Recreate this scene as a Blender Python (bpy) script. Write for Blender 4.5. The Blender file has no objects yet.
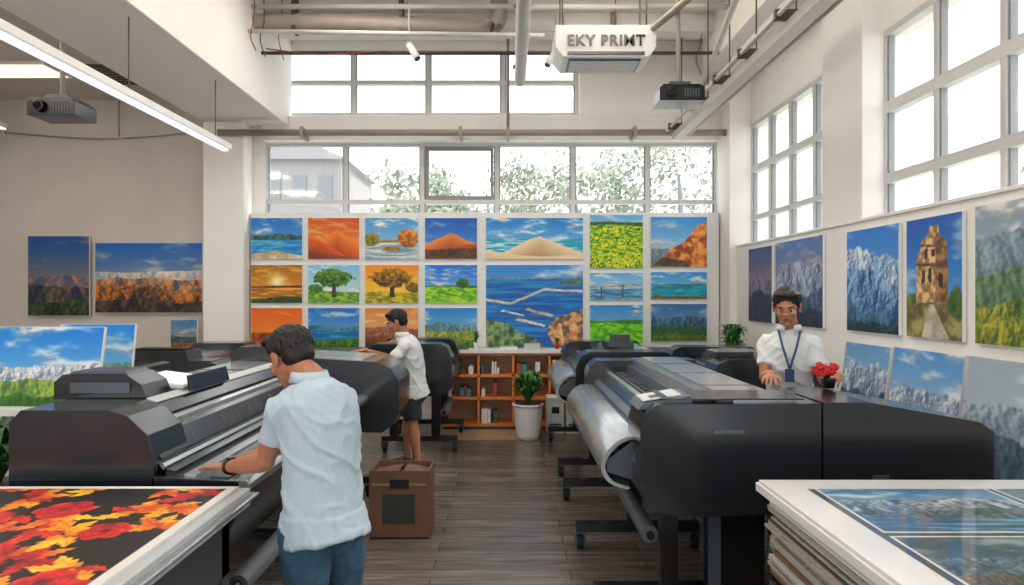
import bpy, bmesh, math, random
import numpy as np
from mathutils import Vector, Matrix, noise
random.seed(7)
scene = bpy.context.scene
scene.view_settings.view_transform = 'Standard'
scene.view_settings.exposure = 0.0
V = Vector

# ------------------------------------------------------------------ colours / materials
def hx(h):
    h = h.lstrip('#')
    return np.array([int(h[i:i+2], 16)/255 for i in (0, 2, 4)])
def lin(c):
    c = np.asarray(c, dtype=float)
    return np.where(c <= 0.04045, c/12.92, ((c+0.055)/1.055)**2.4)
def M(name, col, rough=0.5, metal=0.0, var=0.08, scale=6.0, bump=0.0, coat=0.0, emit=0.0, stretch=(1, 1, 1)):
    m = bpy.data.materials.new(name); m.use_nodes = True
    nt = m.node_tree; b = nt.nodes['Principled BSDF']
    c = lin(hx(col))
    tc = nt.nodes.new('ShaderNodeTexCoord'); mp = nt.nodes.new('ShaderNodeMapping')
    mp.inputs['Scale'].default_value = stretch
    nz = nt.nodes.new('ShaderNodeTexNoise'); nz.inputs['Scale'].default_value = scale; nz.inputs['Detail'].default_value = 4
    rp = nt.nodes.new('ShaderNodeValToRGB')
    rp.color_ramp.elements[0].position = 0.3; rp.color_ramp.elements[1].position = 0.7
    rp.color_ramp.elements[0].color = (*(c*(1-var)), 1); rp.color_ramp.elements[1].color = (*np.clip(c*(1+var), 0, 1), 1)
    nt.links.new(tc.outputs['Object'], mp.inputs[0]); nt.links.new(mp.outputs[0], nz.inputs['Vector'])
    nt.links.new(nz.outputs['Fac'], rp.inputs[0]); nt.links.new(rp.outputs[0], b.inputs['Base Color'])
    b.inputs['Roughness'].default_value = rough; b.inputs['Metallic'].default_value = metal
    b.inputs['Coat Weight'].default_value = coat; b.inputs['Coat Roughness'].default_value = 0.12
    if emit > 0:
        nt.links.new(rp.outputs[0], b.inputs['Emission Color']); b.inputs['Emission Strength'].default_value = emit
    if bump > 0:
        bp = nt.nodes.new('ShaderNodeBump'); bp.inputs['Strength'].default_value = bump; bp.inputs['Distance'].default_value = 0.01
        nt.links.new(nz.outputs['Fac'], bp.inputs['Height']); nt.links.new(bp.outputs[0], b.inputs['Normal'])
    return m
wallM = M('wall_paint', '#f2f0ed', 0.8, var=0.02, scale=2)
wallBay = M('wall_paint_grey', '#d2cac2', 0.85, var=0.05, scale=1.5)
ceilM = M('ceiling_paint', '#e6e3de', 0.85, var=0.04, scale=2)
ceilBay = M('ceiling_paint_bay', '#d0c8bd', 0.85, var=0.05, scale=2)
frameM = M('window_frame_paint', '#d0d1d0', 0.5, var=0.03)
frameD = M('window_sash_grey', '#8f9394', 0.5, var=0.03)
dark = M('printer_dark', '#161c22', 0.26, var=0.06, scale=40, coat=0.5)
dark2 = M('printer_black', '#0a0c0e', 0.26, var=0.1, coat=.3)
silver = M('printer_silver', '#b0b6ba', 0.22, 0.65, var=0.05)
lgrey = M('printer_lightgrey', '#bfc3c5', 0.35, var=0.03)
mgrey = M('printer_midgrey', '#555d64', 0.32, 0.45, var=0.05)
rubber = M('rubber', '#111214', 0.7)
white = M('white_plastic', '#e8e9e8', 0.45, var=0.02)
paper = M('paper_white', '#e8e8e6', 0.7, var=0.02)
rollM = M('media_roll', '#5c6268', 0.5, var=0.05)
pipeM = M('pipe_paint', '#9c9187', 0.5, 0.1, var=0.08)
pipeW = M('pipe_white', '#cbc7c1', 0.45, var=0.04)
pipeD = M('pipe_dark', '#4a433c', 0.5, 0.3)
cableR = M('cable_red', '#8a4a3a', .6)
tubeE = M('lamp_tube', '#ffffff', 0.5, emit=0.9, var=0)
fillE = M('fill_panel', '#fff4e4', 0.5, emit=12, var=0)  # glow for the unseen overhead panels added as room fill
orange = M('orange_wood', '#e0843c', 0.45, var=0.15, scale=8, stretch=(1, 1, 8))
cardM = M('cardboard', '#70503e', 0.85, var=0.15, scale=10)
cardG = M('cardboard_label', '#343b34', 0.8)
leafM = M('leaf', '#3a7430', 0.45, var=0.4, scale=15)
leafD = M('leaf_dark', '#28502c', 0.45, var=0.4, scale=15)
redM = M('flower_red', '#c01a1a', 0.5, var=0.3, scale=40)
skinM = M('skin', '#b0775a', 0.45, var=0.08, scale=20)
hairM = M('hair', '#0a0706', 0.5, var=0.35, scale=60, stretch=(1, 1, 0.3))
shirtM = M('shirt_cloth', '#b6c8d4', 0.9, var=0.03, scale=60, bump=.15)
shirtW = M('shirt_cloth_white', '#dce1e3', 0.9, var=0.03, scale=60, bump=.15)
jeansM = M('denim', '#32536c', 0.9, var=0.25, scale=30, bump=0.3)
pantsM = M('dark_cloth', '#232a33', 0.9, var=0.2, scale=20)
eyeW = M('eye_white', '#e8e2da', 0.3, var=0)
eyeD = M('eye_iris', '#1b120c', 0.2, var=0)
lipM = M('lips', '#92503f', 0.5, var=0.05)
glassy = M('dark_lens', '#0b0d10', 0.08)
edgeM = M('board_edges', '#a9a396', 0.7, var=0.3, scale=40, stretch=(1, 1, 12))
brownEdge = M('board_edge_brown', '#7a5a40', 0.7, var=0.2)
trayE = M('lit_tray', '#eef4f6', 0.4, var=0.02, emit=0.25)

def floor_mat():
    m = bpy.data.materials.new('floor_planks'); m.use_nodes = True
    nt = m.node_tree; b = nt.nodes['Principled BSDF']
    tc = nt.nodes.new('ShaderNodeTexCoord')
    br = nt.nodes.new('ShaderNodeTexBrick'); br.offset = 0.37
    br.inputs['Color1'].default_value = (*lin(hx('#7d746d')), 1); br.inputs['Color2'].default_value = (*lin(hx('#625b56')), 1)
    br.inputs['Mortar'].default_value = (*lin(hx('#3c3835')), 1)
    br.inputs['Scale'].default_value = 1; br.inputs['Mortar Size'].default_value = 0.003
    br.inputs['Brick Width'].default_value = 1.3; br.inputs['Row Height'].default_value = 0.15
    mp = nt.nodes.new('ShaderNodeMapping'); mp.inputs['Scale'].default_value = (1.2, 14, 1)
    nz = nt.nodes.new('ShaderNodeTexNoise'); nz.inputs['Scale'].default_value = 2.2; nz.inputs['Detail'].default_value = 8; nz.inputs['Distortion'].default_value = 0.6
    rp = nt.nodes.new('ShaderNodeValToRGB')
    rp.color_ramp.elements[0].position = 0.3; rp.color_ramp.elements[1].position = 0.7
    rp.color_ramp.elements[0].color = (0.40, 0.39, 0.38, 1); rp.color_ramp.elements[1].color = (1.15, 1.15, 1.15, 1)
    mx = nt.nodes.new('ShaderNodeMix'); mx.data_type = 'RGBA'; mx.blend_type = 'MULTIPLY'; mx.inputs[0].default_value = 1
    nt.links.new(tc.outputs['Object'], br.inputs['Vector']); nt.links.new(tc.outputs['Object'], mp.inputs[0])
    nt.links.new(mp.outputs[0], nz.inputs['Vector']); nt.links.new(nz.outputs['Fac'], rp.inputs[0])
    nt.links.new(br.outputs['Color'], mx.inputs[6]); nt.links.new(rp.outputs[0], mx.inputs[7]); nt.links.new(mx.outputs[2], b.inputs['Base Color'])
    b.inputs['Roughness'].default_value = 0.25
    return m
floorM = floor_mat()
def glass_mat():
    m = bpy.data.materials.new('window_glass'); m.use_nodes = True
    nt = m.node_tree; nt.nodes.clear()
    o = nt.nodes.new('ShaderNodeOutputMaterial'); t = nt.nodes.new('ShaderNodeBsdfTransparent'); g = nt.nodes.new('ShaderNodeBsdfGlossy')
    g.inputs['Roughness'].default_value = 0.05; x = nt.nodes.new('ShaderNodeMixShader'); x.inputs[0].default_value = 0.06
    nt.links.new(t.outputs[0], x.inputs[1]); nt.links.new(g.outputs[0], x.inputs[2]); nt.links.new(x.outputs[0], o.inputs[0])
    return m
glassM = glass_mat()
def attr_mat(name, rough, coat=0.0):
    m = bpy.data.materials.new(name); m.use_nodes = True
    nt = m.node_tree; b = nt.nodes['Principled BSDF']
    a = nt.nodes.new('ShaderNodeAttribute'); a.attribute_name = 'Col'
    nt.links.new(a.outputs['Color'], b.inputs['Base Color'])
    b.inputs['Roughness'].default_value = rough; b.inputs['Coat Weight'].default_value = coat; b.inputs['Coat Roughness'].default_value = 0.03
    return m
printM = attr_mat('print_surface', 0.5)
printG = attr_mat('print_under_glass', 0.35, 0.9)

# ------------------------------------------------------------------ mesh builder
def catmull(P, sub):
    P = [np.array(p, float) for p in P]
    if len(P) < 3 and sub > 1:
        return [P[0]+(P[-1]-P[0])*i/sub for i in range(sub+1)]
    out = []
    for i in range(len(P)-1):
        p0 = P[i-1] if i > 0 else 2*P[0]-P[1]
        p1, p2 = P[i], P[i+1]
        p3 = P[i+2] if i+2 < len(P) else 2*P[-1]-P[-2]
        for k in range(sub):
            t = k/sub
            out.append(0.5*((2*p1)+(-p0+p2)*t+(2*p0-5*p1+4*p2-p3)*t*t+(-p0+3*p1-3*p2+p3)*t**3))
    out.append(P[-1]); return out
def loft(pts, rad, side=(1, 0, 0), n=14, sub=4):
    rad = [(r, r) if not hasattr(r, '__len__') else r for r in rad]
    C = catmull([tuple(p)+tuple(r) for p, r in zip(pts, rad)], sub)
    vs, fs = [], []
    side = V(side)
    m = len(C)
    for i, c in enumerate(C):
        p = V(c[:3]); a, b = max(c[3], 1e-4), max(c[4], 1e-4)
        q0 = V(C[max(i-1, 0)][:3]); q1 = V(C[min(i+1, m-1)][:3])
        t = (q1-q0).normalized()
        s = side-t*side.dot(t)
        if s.length < 0.05:
            s = t.orthogonal()
        s.normalize(); w = t.cross(s)
        for k in range(n):
            an = 2*math.pi*k/n
            vs.append(p+s*(a*math.cos(an))+w*(b*math.sin(an)))
    for i in range(m-1):
        for k in range(n):
            k2 = (k+1) % n
            fs.append((i*n+k, i*n+k2, (i+1)*n+k2, (i+1)*n+k))
    fs.append(tuple(range(n-1, -1, -1))); fs.append(tuple((m-1)*n+k for k in range(n)))
    return vs, fs
def ellipsoid(c, r, mat=None, nu=16, nv=10):
    vs, fs = [], []
    for j in range(1, nv):
        ph = math.pi*j/nv
        for i in range(nu):
            th = 2*math.pi*i/nu
            vs.append(V((r[0]*math.sin(ph)*math.cos(th), r[1]*math.sin(ph)*math.sin(th), r[2]*math.cos(ph))))
    top = len(vs); vs.append(V((0, 0, r[2]))); bot = len(vs); vs.append(V((0, 0, -r[2])))
    for j in range(nv-2):
        for i in range(nu):
            i2 = (i+1) % nu
            fs.append((j*nu+i, (j+1)*nu+i, (j+1)*nu+i2, j*nu+i2))
    for i in range(nu):
        i2 = (i+1) % nu
        fs.append((top, i, i2)); fs.append((bot, (nv-2)*nu+i2, (nv-2)*nu+i))
    vs = [v+V(c) for v in vs]
    if mat is not None:
        vs = [mat @ v for v in vs]
    return vs, fs

class MB:
    def __init__(s, name):
        s.name = name; s.v = []; s.f = []; s.m = []; s.s = []; s.mats = []
    def mi(s, mat):
        if mat not in s.mats: s.mats.append(mat)
        return s.mats.index(mat)
    def add(s, geo, mat, smooth=True):
        vs, fs = geo; o = len(s.v); k = s.mi(mat)
        s.v += [tuple(v) for v in vs]
        for f in fs:
            s.f.append(tuple(i+o for i in f)); s.m.append(k); s.s.append(smooth)
    def box(s, x0, x1, y0, y1, z0, z1, mat):
        vs = [(x, y, z) for x in (x0, x1) for y in (y0, y1) for z in (z0, z1)]
        s.add((vs, [(0, 1, 3, 2), (4, 6, 7, 5), (0, 4, 5, 1), (2, 3, 7, 6), (0, 2, 6, 4), (1, 5, 7, 3)]), mat, False)
    def prism(s, prof, y0, y1, mat, smooth=False):
        n = len(prof)
        vs = [(x, y0, z) for x, z in prof]+[(x, y1, z) for x, z in prof]
        o = len(s.v); k = s.mi(mat)
        s.v += vs
        for i in range(n):
            j = (i+1) % n
            s.f.append((o+i, o+j, o+n+j, o+n+i)); s.m.append(k); s.s.append(smooth)
        s.f.append(tuple(o+i for i in range(n-1, -1, -1))); s.m.append(k); s.s.append(False)
        s.f.append(tuple(o+n+i for i in range(n))); s.m.append(k); s.s.append(False)
    def cyl(s, p0, p1, r, mat, n=16):
        g = loft([p0, p1], [r, r], n=n, sub=1)
        vs, fs = g; o = len(s.v); k = s.mi(mat)
        s.v += [tuple(v) for v in vs]
        for f in fs:
            s.f.append(tuple(i+o for i in f)); s.m.append(k); s.s.append(len(f) == 4)
    def tube(s, pts, r, mat, sub=4, n=10):
        s.add(loft(pts, [r]*len(pts), n=n, sub=sub), mat, True)
    def done(s, bevel=0.0, parent=None, seg=2):
        me = bpy.data.meshes.new(s.name); me.from_pydata(s.v, [], s.f)
        for m in s.mats: me.materials.append(m)
        me.polygons.foreach_set('material_index', s.m); me.polygons.foreach_set('use_smooth', s.s)
        bm = bmesh.new(); bm.from_mesh(me); bmesh.ops.recalc_face_normals(bm, faces=bm.faces); bm.to_mesh(me); bm.free()
        o = bpy.data.objects.new(s.name, me); scene.collection.objects.link(o)
        c = np.array(s.v); lo, hi = c.min(0), c.max(0)
        org = V(((lo[0]+hi[0])/2, (lo[1]+hi[1])/2, lo[2]))
        me.transform(Matrix.Translation(-org)); o.location = org
        if bevel > 0:
            b = o.modifiers.new('bevel', 'BEVEL'); b.width = bevel; b.segments = seg; b.limit_method = 'ANGLE'; b.angle_limit = 0.6
            b.harden_normals = False
        if parent:
            o.parent = parent; o.matrix_parent_inverse = Matrix.Translation(-V(parent.location))
        return o

# ------------------------------------------------------------------ numpy painting into colour attributes
def vnoise(x, y, seed):
    xi = np.floor(x).astype(np.int64); yi = np.floor(y).astype(np.int64); xf = x-xi; yf = y-yi
    def h(a, b):
        n = (a*374761393+b*668265263+seed*974634777) & 0x7fffffff
        n = ((n ^ (n >> 13))*1274126177) & 0x7fffffff
        return ((n ^ (n >> 16)) & 0xffff)/65535.0
    u = xf*xf*(3-2*xf); v = yf*yf*(3-2*yf)
    return (h(xi, yi)*(1-u)+h(xi+1, yi)*u)*(1-v)+(h(xi, yi+1)*(1-u)+h(xi+1, yi+1)*u)*v
def fbm(x, y, seed, o=4):
    s = 0; a = 0.5; t = 0
    for i in range(o):
        c, sn = math.cos(i*.9), math.sin(i*.9)
        s = s+a*vnoise((x*c-y*sn)*2**i+i*17.3, (x*sn+y*c)*2**i+i*9.1, seed+i); t += a; a *= 0.55
    return s/t
def sst(a, b, x):
    t = np.clip((x-a)/(b-a), 0, 1); return t*t*(3-2*t)
def paint(ops, w, h, nx, ny, seed, sat=1.18):
    U, W = np.meshgrid(np.linspace(0, 1, nx+1), np.linspace(0, 1, ny+1))
    A = U*w/h
    img = np.zeros(U.shape+(3,))+0.5
    px = 1.0/ny
    def blend(mask, c):
        nonlocal img
        img = img*(1-mask[..., None])+c*mask[..., None]
    def two(c1, c2, t):
        return hx(c1)*(1-t[..., None])+hx(c2)*t[..., None]
    for k, op in enumerate(ops):
        sd = seed*13+k*7; t = op[0]
        if t == 'sky':
            img = two(op[2], op[1], W**0.8)
            if len(op) > 3:
                n1 = fbm(A*2.2+.3*W, W*6, sd, 6)
                m = sst(0.54-op[3]*0.10, 0.78, n1)*min(1, op[3]*1.0)
                sh = np.clip((n1-fbm(A*2.2+.3*W+.02, W*6+.35, sd, 6))*2.0+.88, .74, 1)
                blend(m, hx(op[4])*sh[..., None])
        elif t == 'ridge':
            _, base, amp, fr, c1, c2 = op
            hgt = base+amp*2.2*(fbm(A*fr, A*0, sd, 6)-0.5)
            m = sst(-px, px, hgt-W)
            X_, Y_ = A*fr*2.0+W*2, W*fr*1.8-A*1.2
            r_ = lambda a, b: 1-np.abs(2*fbm(a, b, sd+3, 6)-1)*1.0
            n1 = r_(X_, Y_); n2 = r_(X_+.09, Y_-.07)
            sh = np.clip(.40+(n1-n2)*3.6+(fbm(X_*.7, Y_*.7, sd+9, 4)-.5)*.9+.25*np.clip(1-(hgt-W)/(amp*1.5+.03), 0, 1), 0, 1)
            cc_ = two(c1, c2, sh)
            fade = np.clip((hgt-W)/(amp*2.5+.05), 0, 1)
            cc_ = cc_*(1-.15*fade[..., None])+.15*fade[..., None]*hx(c2)
            blend(m, cc_)
        elif t == 'water':
            _, lv, c1, c2 = op
            m = sst(-px, px, lv-W)
            blend(m, two(c1, c2, sst(0.35, 0.75, fbm(A*3, W*34, sd, 5))))
        elif t == 'field':
            _, lv, c1, c2, fr = op
            m = sst(-px, px, lv+0.02*np.sin(A*4)-W)
            blend(m, two(c1, c2, sst(0.3, 0.7, fbm(A*fr/(1.1-W), 8/(1.15-W)*fr/4, sd, 5))))
        elif t == 'dune':
            _, pts, c1, c2 = op
            xs = [p[0] for p in pts]; ys = [p[1] for p in pts]
            hgt = np.interp(U, xs, ys)+.01*(fbm(A*3, A*0, sd, 3)-.5)
            m = sst(-px, px, hgt-W)
            rip = .5+.5*np.sin(W*120+A*14+5*fbm(A*3, W*3, sd, 3))
            d = np.clip((hgt-W)*1.6, 0, 1)
            blend(m, two(c2, c1, np.clip(d+.12*rip+.25*(fbm(A*3, W*3, sd, 4)-.5), 0, 1)))
        elif t == 'blob':
            _, cx, cy, rx, ry, c1, c2 = op
            d = np.sqrt(((U-cx)/rx)**2+((W-cy)/ry)**2)+0.7*(fbm(A*12, W*12, sd, 4)-0.5)
            blend(1-sst(0.92, 1.05, d), two(c1, c2, np.clip(sst(0.3, 0.7, fbm(A*16, W*16, sd+5, 4))*.7+.5*np.clip((W-cy)/ry+.3, 0, 1), 0, 1)))
        elif t == 'glow':
            _, cx, cy, r, c = op
            d = np.sqrt(((A-cx*w/h))**2+(W-cy)**2)/r
            blend(np.exp(-d*d), hx(c))
        elif t == 'poly':
            _, pts, c1, c2, fr = op
            uu = U+0.015*(fbm(A*8, W*8, sd, 3)-0.5); ww = W+0.02*(fbm(A*8+9, W*8, sd, 3)-0.5)
            ins = np.zeros(U.shape, bool); n = len(pts)
            for i in range(n):
                x1, y1 = pts[i]; x2, y2 = pts[(i+1) % n]
                if y1 == y2: continue
                c = ((y1 > ww) != (y2 > ww)) & (uu < (x2-x1)*(ww-y1)/(y2-y1)+x1)
                ins ^= c
            blend(ins.astype(float), two(c1, c2, sst(0.3, 0.7, fbm(A*fr, W*fr, sd, 5))))
        elif t == 'speck':
            _, lo, hi, th, c, fr = op
            m = (W > lo)*(W < hi)*sst(th, th+0.06, vnoise(A*fr, W*fr, sd))
            blend(m, hx(c))
        elif t == 'sub':
            _, u0, u1, v0, v1, ops2 = op
            i0, i1, j0, j1 = int(u0*nx), int(u1*nx), int(v0*ny), int(v1*ny)
            img[j0-2:j1+3, i0-2:i1+3] = hx('#e4e6e6')
            img[j0:j1+1, i0:i1+1] = paint(ops2, (u1-u0)*w, (v1-v0)*h, i1-i0, j1-j0, sd, 1.0)
        elif t == 'floral':
            img[:] = hx('#100a0c')
            rs = random.Random(5); asp = w/h
            def win(cx, cy, R):
                i0, i1 = max(0, int((cx-R)/asp*nx)), min(nx+1, int((cx+R)/asp*nx)+2)
                j0, j1 = max(0, int((cy-R)*ny)), min(ny+1, int((cy+R)*ny)+2)
                return slice(j0, j1), slice(i0, i1)
            def put(sl, m, c):
                img[sl] = img[sl]*(1-m[..., None])+c*m[..., None]
            NZ = fbm(A*22, W*22, 3, 4)
            def leaf(cx, cy, th, L, wd, c1, c2):
                sl = win(cx, cy, L*1.1); dx, dy = A[sl]-cx, W[sl]-cy
                if dx.size == 0: return
                a = (dx*math.cos(th)+dy*math.sin(th))/L; b = (-dx*math.sin(th)+dy*math.cos(th))/L
                b = b+.18*a*a-.05
                e = wd*np.clip(1-a*a, 0, 1)**.8*(1-.35*a)*(1+.28*np.sin(a*13+b*9))
                m = sst(-.03, .03, e-np.abs(b))
                t_ = np.clip(.55+a*.4+(NZ[sl]-.5)*1.6-(np.abs(b) < .03)*.5, 0, 1)
                put(sl, m, two(c1, c2, t_))
            pals = [('#b83c18', '#f09a24'), ('#d07a18', '#fad048'), ('#94141a', '#e84826'), ('#c04e14', '#f4b034'), ('#7c0a12', '#dc2426')]
            for cl in range(64):
                gx, gy = (cl % 8+.5+.8*(rs.random()-.5))/8*asp, ((cl//8)+.5+.8*(rs.random()-.5))/8; p0 = rs.random()*6
                nl = rs.randrange(4, 7); pal = rs.randrange(5)
                for q in range(nl):
                    an = p0+q*(4.2/nl)+rs.uniform(-.2, .2); L = .030+.020*rs.random()
                    leaf(gx+math.cos(an)*L*1.0, gy+math.sin(an)*L*1.0, an, L, .38, *pals[(pal+(q % 3 == 2)) % 5])
            for i in range(22):
                gx, gy = (i % 5+.5+.8*(rs.random()-.5))/5*asp, ((i//5)+.5+.8*(rs.random()-.5))/4.6; R = .040+.022*rs.random(); p0 = rs.random()*6
                for ring, (rr, np_, pr) in enumerate(((.66, 6, .52), (.42, 5, .42), (.2, 4, .32))):
                    for q in range(np_):
                        an = p0+ring*.6+q*2*math.pi/np_; cx, cy = gx+math.cos(an)*rr*R, gy+math.sin(an)*rr*R; r0 = pr*R
                        sl = win(cx, cy, r0*1.3); dx, dy = (A[sl]-cx)/r0, (W[sl]-cy)/r0
                        if dx.size == 0: continue
                        d = np.sqrt(dx*dx+dy*dy)*(1+.45*(NZ[sl]-.5))
                        rad = dx*math.cos(an)+dy*math.sin(an)
                        t_ = np.clip(.35+.55*rad+(NZ[sl]-.5)*.9, 0, 1)
                        put(sl, 1-sst(.93, 1.03, d), two('#58060e', '#ee3430', t_))
        elif t == 'border':
            _, bw, c = op
            m = ((A < bw) | (A > w/h-bw) | (W < bw) | (W > 1-bw)).astype(float); blend(m, hx(c))
    lu = img.mean(-1, keepdims=True)
    img = lu+(img-lu)*sat
    return np.clip(img, 0, 1)
SEED = [3]
def print_panel(name, org, u, v, w, h, ops, thick=0.025, res=0.007, mat=None, edge=None, nmax=220):
    SEED[0] += 1
    nx = int(min(nmax, max(24, w/res))); ny = int(min(nmax, max(24, h/res)))
    col = lin(paint(ops, w, h, nx, ny, SEED[0]))
    org, u, v = V(org), V(u).normalized(), V(v).normalized(); nrm = u.cross(v)
    gu, gv = np.meshgrid(np.linspace(0, w, nx+1), np.linspace(0, h, ny+1))
    co = np.array(u)[None, None]*gu[..., None]+np.array(v)[None, None]*gv[..., None]
    co = co.reshape(-1, 3); nv = len(co)
    idx = np.arange(nv).reshape(ny+1, nx+1)
    fs = np.stack([idx[:-1, :-1], idx[:-1, 1:], idx[1:, 1:], idx[1:, :-1]], -1).reshape(-1, 4)
    nf = len(fs)
    e = 0.003
    bx = []
    for d in (-0.0008, -thick):
        for (a, b) in ((-e, -e), (w+e, -e), (w+e, h+e), (-e, h+e)):
            bx.append(np.array(u*a+v*b+nrm*d))
    co = np.vstack([co, np.array(bx)])
    o = nv
    ex = [(o, o+1, o+2, o+3), (o+7, o+6, o+5, o+4), (o, o+4, o+5, o+1), (o+1, o+5, o+6, o+2), (o+2, o+6, o+7, o+3), (o+3, o+7, o+4, o)]
    me = bpy.data.meshes.new(name)
    me.from_pydata(co.tolist(), [], fs.tolist()+ex)
    me.materials.append(mat or printM); me.materials.append(edge or white)
    mi = np.zeros(nf+6, np.int32); mi[nf:] = 1
    me.polygons.foreach_set('material_index', mi)
    at = me.color_attributes.new('Col', 'FLOAT_COLOR', 'POINT')
    c4 = np.ones((nv+8, 4), np.float32); c4[:nv, :3] = col.reshape(-1, 3)
    at.data.foreach_set('color', c4.ravel())
    me.update()
    ob = bpy.data.objects.new(name, me); ob.location = org; scene.collection.objects.link(ob)
    return ob

# ------------------------------------------------------------------ room shell
YB = 9.0
def simple(name, boxes, mat, bevel=0):
    b = MB(name)
    for x in boxes: b.box(*x, mat)
    return b.done(bevel)
simple('floor', [(-6.9, 3.4, -2.5, YB+0.2, -0.1, 0.0)], floorM)
simple('ceiling', [(-2.85, 3.4, -2.5, YB+0.2, 5.0, 5.1)], ceilM)
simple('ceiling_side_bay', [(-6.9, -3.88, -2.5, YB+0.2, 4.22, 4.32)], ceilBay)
simple('wall_back', [(-3.4, 3.4, YB, YB+0.2, 0, 2.66), (-3.4, -3.2, YB, YB+0.2, 2.66, 5.0), (2.75, 3.4, YB, YB+0.2, 2.66, 5.0),
                     (-3.2, 2.75, YB, YB+0.2, 3.65, 4.02), (-3.2, 2.75, YB, YB+0.2, 4.88, 5.0), (0.95, 2.75, YB, YB+0.2, 4.02, 4.88)], wallM)
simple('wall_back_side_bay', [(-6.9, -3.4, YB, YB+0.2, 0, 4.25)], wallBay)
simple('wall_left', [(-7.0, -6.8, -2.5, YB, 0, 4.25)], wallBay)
simple('wall_right', [(2.85, 3.25, -2.5, YB, 0, 2.25), (3.03, 3.25, -2.5, YB, 3.75, 5.0)], wallM)
simple('wall_front', [(-7.0, 3.4, -2.7, -2.5, 0, 0.9), (-7.0, 3.4, -2.7, -2.5, 3.3, 5.1)]+[(x-.15, x+.15, -2.7, -2.5, .9, 3.3) for x in (-6.8, -4.2, -1.7, .8, 3.2)], wallM)
simple('column', [(2.85, 3.3, 5.5, 6.2, 2.25, 5.0)], wallM, 0.01)
simple('column', [(2.85, 3.3, 1.6, 2.2, 2.25, 5.0)], wallM, 0.01)
simple('column', [(2.76, 3.25, 8.5, 9.0, 2.25, 5.0), (2.76, 2.86, 8.5, 9.0, 0, 2.25)], wallM)
simple('column', [(-3.88, -3.36, 8.68, 9.0, 0, 3.85)], wallM, 0.01)
simple('ceiling_beam', [(-3.88, -2.85, -2.5, YB, 3.85, 5.1)], wallM, 0.01)
simple('ceiling_beam', [(-2.85, 3.03, 8.1, 8.35, 4.78, 5.0)], ceilM, 0.01)
simple('ceiling_beam', [(2.45, 3.03, -2.5, 8.6, 4.45, 5.0)], ceilM, 0.01)
simple('trim_1', [(-3.2, 2.76, 8.86, 9.0, 3.66, 3.98)], wallM, 0.01)
simple('trim_2', [(2.83, 3.1, -2.5, 8.5, 2.24, 2.265)], wallM, 0.004)
simple('baseboard_back', [(-3.2, 2.75, 8.97, 9.0, 0, 0.1)], white)
wn = [0]
def window_y(xs, z0, z1, zb, y=9.05, heavy=None):
    wn[0] += 1
    b = MB('window_%d' % wn[0]); t = 0.028
    for x in xs: b.box(x-t, x+t, y-0.03, y+0.05, z0, z1, frameM)
    for z in [z0, z1]+zb: b.box(xs[0], xs[-1], y-0.032, y+0.052, z-t, z+t, frameM)
    for i in range(len(xs)-1):
        x0, x1 = xs[i]+t, xs[i+1]-t
        for (a, c) in ((x0, x0+0.016), (x1-0.016, x1)): b.box(a, c, y-0.01, y+0.03, z0, z1, frameD)
        if heavy == i:
            zz0, zz1 = zb[0]+.035, z1-.035
            b.box(x0+.02, x1-.02, y-.025, y+.02, zz1-.045, zz1, frameD); b.box(x0+.02, x1-.02, y-.025, y+.02, zz0, zz0+.045, frameD)
            b.box(x0+.02, x0+.06, y-.022, y+.022, zz0+.045, zz1-.045, frameD); b.box(x1-.06, x1-.02, y-.022, y+.022, zz0+.045, zz1-.045, frameD)
    b.box(xs[0], xs[-1], y, y+0.006, z0, z1, glassM)
    b.done()
def px(p, d=9.0): return (p-508)*d/683
window_y([px(p) for p in (265, 345, 422, 497, 573, 648, 717)], 2.67, 3.64, [2.88], heavy=2)
window_y([px(p) for p in (272, 281, 353, 428, 503, 577)], 4.03, 4.87, [4.46])
def window_x(ys, z0, z1, zb, x=3.06):
    wn[0] += 1
    b = MB('window_%d' % wn[0]); t = 0.025
    for y in ys: b.box(x-0.03, x+0.05, y-t, y+t, z0, z1, frameM)
    for z, tt in [(z0, t), (z1, t)]+zb: b.box(x-0.032, x+0.052, ys[0], ys[-1], z-tt, z+tt, frameM)
    b.box(x, x+0.006, ys[0], ys[-1], z0, z1, glassM)
    for i in range(len(ys)-1):
        for j in (ys[i]+t, ys[i+1]-t-0.02): b.box(x-0.015, x+0.03, j, j+0.02, z0, z1, frameD)
    b.done()
window_x([6.2, 6.77, 7.35, 7.92, 8.5], 2.28, 3.75, [(2.6, .03), (3.2, .04)])
window_x([2.2, 2.86, 3.52, 4.18, 4.84, 5.5], 2.28, 3.75, [(2.58, .04), (3.15, .045)])
window_x([-2.5, -1.5, -0.7, 0.1, 0.9, 1.6], 2.28, 3.75, [(2.58, .04), (3.15, .045)])

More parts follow.
